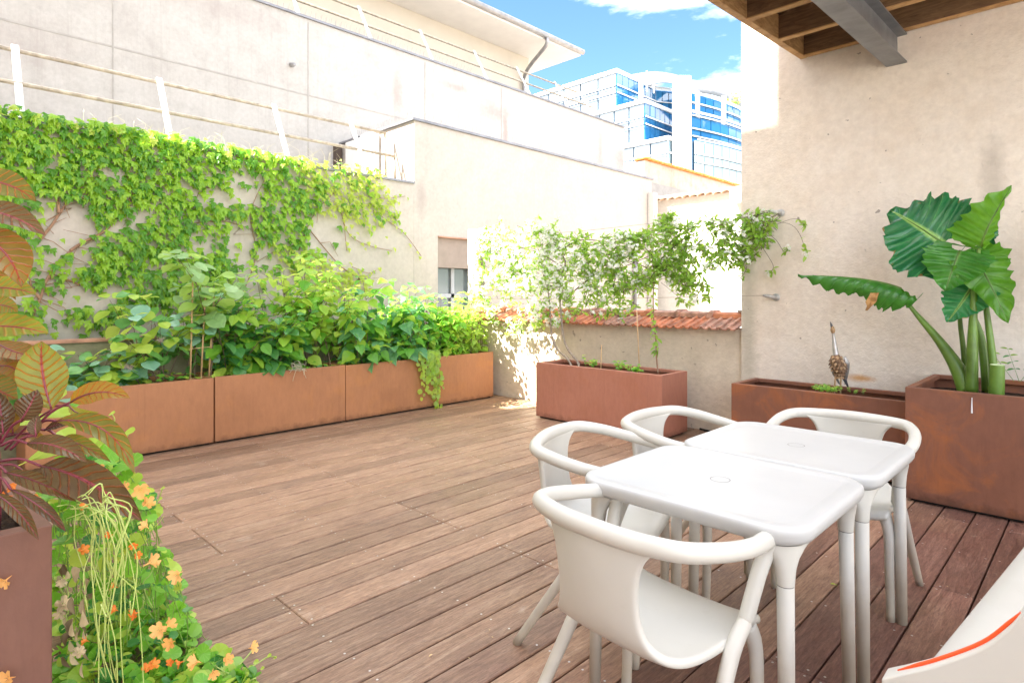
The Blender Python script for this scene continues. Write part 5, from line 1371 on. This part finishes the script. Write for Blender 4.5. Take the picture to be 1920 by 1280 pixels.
stalk([(1808, 700, .06), (1807, 660, .05), (1800, 600, .03), (1800, 540, -.02), (1800, 475, -.08)], [.018, .017, .014, .012, .010])
stalk([(1862, 735, -.06), (1862, 684, -.06), (1852, 600, -.06), (1844, 545, -.06), (1822, 482, -.05)], [.026, .024, .018, .014, .011])
a = pt(1868, 738, -.16); b = pt(1870, 684, -.16)
m = MB().tube([a, (a+b)*.5, b], [.042, .041, .039], 16, False); m.build('cut_stem', M_PET, tr, True)
n = 16; m = MB(); m.loft([[b+Vector((math.cos(2*math.pi*i/n)*r_, math.sin(2*math.pi*i/n)*r_, z)) for i in range(n)] for r_, z in ((.039, 0), (.034, .004), (.026, -.008), (.008, -.014))], False, True); m.build('cut_face', M_CUT, tr)

# ------------------------------------------------------------------ nasturtiums spilling onto the deck
na = tag(empty('nasturtiums', (PF[1]-.4, PF[3]+.3, 0)), 'heap of trailing nasturtiums with orange flowers spilling beside the left edge planter', 'flowers')
NP = [(60, 945), (90, 880), (150, 830), (230, 850), (262, 905), (290, 930), (300, 1010), (330, 1060), (340, 1115), (362, 1160), (372, 1195), (420, 1225), (470, 1250), (480, 1290), (95, 1290), (100, 1000)]
items = []; sm_ = MB(); fl = []
def nd(u, v):                        # distance of the heap's skin: it leans out towards the floor
    f = min(1, max(0, (v-900)/380))
    return PF[3]+.05+.12*f
def npt(u, v, k=1.0):
    y = nd(u, v)+uni(0, .34)*k+max(0, (u-120)/330)*.38
    p = at(u, v, y=y)
    if p.z < .02: p = at(u, v, z=uni(.02, .07))
    return p
i = 0
while i < 1150:
    u, v = uni(60, 480), uni(830, 1290)
    if not inpoly(u, v, NP): continue
    if mnoise.noise(Vector((u*.03, v*.03, 7))) < -.33 and rnd.random() < .7: continue
    if u < 230 and v > 980 and rnd.random() < .45: continue
    p = npt(u, v); i += 1
    edge = u > 250
    nn_ = Vector((uni(-.8, .9), uni(-.8, .8), uni(.3, 1)))
    items.append((frame(p, (uni(-1, 1), uni(-1, 1), uni(-.6, .2)), nn_, uni(.028, .070)), 0 if rnd.random() < .5 else (1 if rnd.random() < .4 else 2)))
    e = p+Vector((uni(-.04, .02), uni(-.02, .05), -uni(.06, .14)))
    sm_.tube([p-nn_.normalized()*.003, p.lerp(e, .5)+Vector((uni(-.01, .01), 0, 0)), e], .0016, 3, False)
# upper bright leaves among the red plant
for (u, v) in ((115, 775), (125, 765), (100, 745), (160, 840), (185, 835), (140, 880), (225, 868), (120, 815), (90, 850), (60, 790), (210, 880), (240, 870), (60, 860), (245, 905)):
    p = at(u, v, D=uni(1.85, 2.05)); items.append((frame(p, (1, .2, uni(-.4, .3)), cn_(p, uni(-.4, .4), 0, .6), uni(.07, .10)), 2 if rnd.random() < .6 else 0))
for u, v, s in ((242, 810, .042), (210, 775, .022), (305, 915, .016), (300, 935, .018), (296, 948, .020), (293, 968, .030), (505, 1228, .016), (516, 1232, .012), (480, 1240, .020), (470, 1250, .018), (492, 1252, .014)):
    p = at(u, v, D=1.95 if v < 900 else 2.1) if v < 1100 else at(u, v, z=.06); items.append((frame(p, (1, .2, 0), cn_(p, 0, 0, .4), s), 2))
def stem(P, r, D0, m):
    Q = smooth_path([at(u, v, D=D0+uni(-.02, .02)) if len(q) < 1 else None for (u, v, *q) in P], 5); m.tube(Q, r, 5)
ps = MB()
stem([(225, 870), (224, 840), (222, 815), (212, 790), (198, 782), (188, 780)], .0026, 1.95, ps); stem([(224, 845), (232, 830), (240, 815)], .002, 1.95, ps); stem([(213, 795), (215, 785), (210, 776)], .0018, 1.95, ps)
stem([(270, 1000), (285, 960), (296, 940), (305, 915)], .0016, 2.05, ps)
for P in ([(380, 1230), (430, 1262), (470, 1250), (500, 1232), (516, 1230)], [(430, 1262), (450, 1280), (480, 1270)], [(440, 1255), (470, 1222), (476, 1205)]):
    ps.tube(smooth_path([at(u, v, z=.05+.02*math.sin(u)) for u, v in P], 5), .0022, 5)
# pale limp stems hanging from the rim
def stem_one(Q, r): MB().tube(Q, r, 5).build('stem', M_PSTEM, na, True)
for i in range(24):
    u = uni(92, 190); v = uni(935, 985)-(u-92)*.10; p = at(u, v, y=PF[3]+uni(-.03, .12)); P = [p]; dx = uni(-.10, .10)
    L = uni(.10, .62); n_ = 5
    for k in range(1, n_+1):
        f = k/n_; P.append(p+Vector((dx*f*.5+uni(-.035, .035), .02+.07*f*uni(.3, 1.3), -L*f*f+.03*math.sin(f*3.1)+uni(-.02, .02))))
    if rnd.random() < .35: P.append(P[-1]+Vector((uni(-.05, .05), -.01, uni(.0, .05)))); 
    P = [Vector((q.x, max(q.y, PF[3]+.012), max(.01, q.z))) for q in P]
    stem_one(smooth_path(P, 4), uni(.0010, .0018))
for i in range(60):
    u, v = uni(100, 300), uni(1000, 1270)
    if not inpoly(u, v, NP): continue
    p = npt(u, v, .6); P = [p]
    for k in range(5): P.append(P[-1]+Vector((uni(-.05, .05), uni(-.03, .03), uni(-.075, .03))))
    P = [Vector((q.x, max(q.y, PF[3]+.012), max(.01, q.z))) for q in P]; stem_one(smooth_path(P, 4), uni(.0013, .0022))
ps.build('runners', M_PSTEM, na, True, kind='stuff')
sm_.build('stalks', M_GSTEM, na, kind='stuff')
scatter_leaves(na, items, meshes(NAS, L_NA), 290)
FL = [(232, 912, 0), (263, 918, 0), (277, 943, 0), (272, 985, 0), (258, 1040, 1), (250, 1022, 1), (285, 1052, 0), (330, 1078, 0), (158, 948, 1), (156, 1030, 1), (205, 1002, 1), (215, 1142, 1), (252, 1150, 1), (298, 1180, 0), (318, 1170, 0), (318, 1205, 0), (320, 1240, 1), (336, 1242, 1), (276, 1252, 1), (288, 1244, 1), (365, 1240, 0), (400, 1262, 0), (427, 1235, 0), (474, 1213, 0), (115, 1090, 2), (120, 1132, 2), (148, 1222, 2), (112, 1150, 2), (25, 915, 1), (10, 930, 1), (213, 1098, 1), (160, 1200, 1), (8, 1090, 0), (12, 1272, 0), (70, 932, 1), (130, 905, 0), (185, 880, 0)]
fme = [nast_flower().mesh('flower', x) for x in M_NFL]
its = []
for u, v, k in FL:
    p = at(u, v, y=PF[3]+.05+max(0, (u-120)/330)*.30) if u > 100 else at(u, v, x=PF[1]+.03) if v > 1000 else at(u, v, D=1.72)
    if p.z < .03: p = at(u, v, z=.05)
    its.append((frame(p, (uni(-.4, .4), uni(-.4, .4), 1), Vector((uni(-.6, 1), uni(-1, .5), uni(-.2, 1))), uni(.022, .036) if k != 1 else uni(.016, .024)), k))
scatter_leaves(na, its, fme, 60, 'flower')
# dead leaves hanging in the heap
dl = [OV.mesh('dead_leaf', simple('dead_leaf', (.34, .28, .16), .8, 0, .3, 12))]
its = [(frame(at(uni(105, 170), uni(1050, 1250), y=PF[3]+uni(.02, .1)), (uni(-1, 1), uni(-.5, .5), -1), (uni(-.5, .5), -1, .3), uni(.03, .06)), 0) for i in range(26)]
scatter_leaves(na, its, dl, 26, 'dead_leaf')

# fallen petals and leaves on the deck
its = []
for i in range(170):
    u, v = rnd.gauss(965, 28), rnd.gauss(757, 6)
    if not (922 < u < 1004 and v > 745): continue
    p = at(u, v, z=.004); its.append((frame(p, (uni(-1, 1), uni(-1, 1), 0), (uni(-.3, .3), uni(-.3, .3), 1), uni(.02, .04)), 0))
for i in range(60):
    p = Vector((uni(-5.7, -.2), uni(.8, 5.4), .004)); its.append((frame(p, (uni(-1, 1), uni(-1, 1), 0), (uni(-.3, .3), uni(-.3, .3), 1), uni(.008, .018)), 0))
rt = tag(empty('fallen_petals', at(965, 757, z=0)), 'fallen pale petals and dry leaves scattered on the deck by the corner', 'litter', kind='stuff')
scatter_leaves(rt, its, [EL.mesh('petal', simple('dry_petal', (.60, .42, .22), .8, 0, .4, 30))], 0, 'petal', 'petals')
for u, v, lab in ((970, 786, 'small green leaf lying on the deck before the jasmine planter'), (1557, 1094, 'small green leaf lying on the deck under the tables')):
    p = at(u, v, z=.004); o = link('fallen_leaf', OV.mesh('fallen_leaf', L_GR[1]), None, frame(p, (.8, .5, .1), (0, .1, 1), .03)); tag(o, lab, 'leaf')

# small shrub on the office building's roof terrace
rb = at(1382, 198, D=57.5); rt = tag(empty('roof_shrub', rb), 'small yellow green shrub on the roof edge of the glass building beside the tall wall', 'shrub')
its = [(frame(rb+Vector((uni(-.7, .7), uni(-.7, .7), uni(0, 1.1))), (uni(-1, 1), uni(-1, 1), uni(-.5, .8)), (uni(-1, 1), uni(-1, .2), 1), uni(.22, .4)), rnd.randrange(2)) for i in range(70)]
MB().tube([rb-Vector((0, 0, .3)), rb+Vector((0, 0, .7))], .05, 6).build('stem', M_TWIG, rt)
scatter_leaves(rt, its, meshes(OV, [L_GR[0], L_GR[1]]), 0)
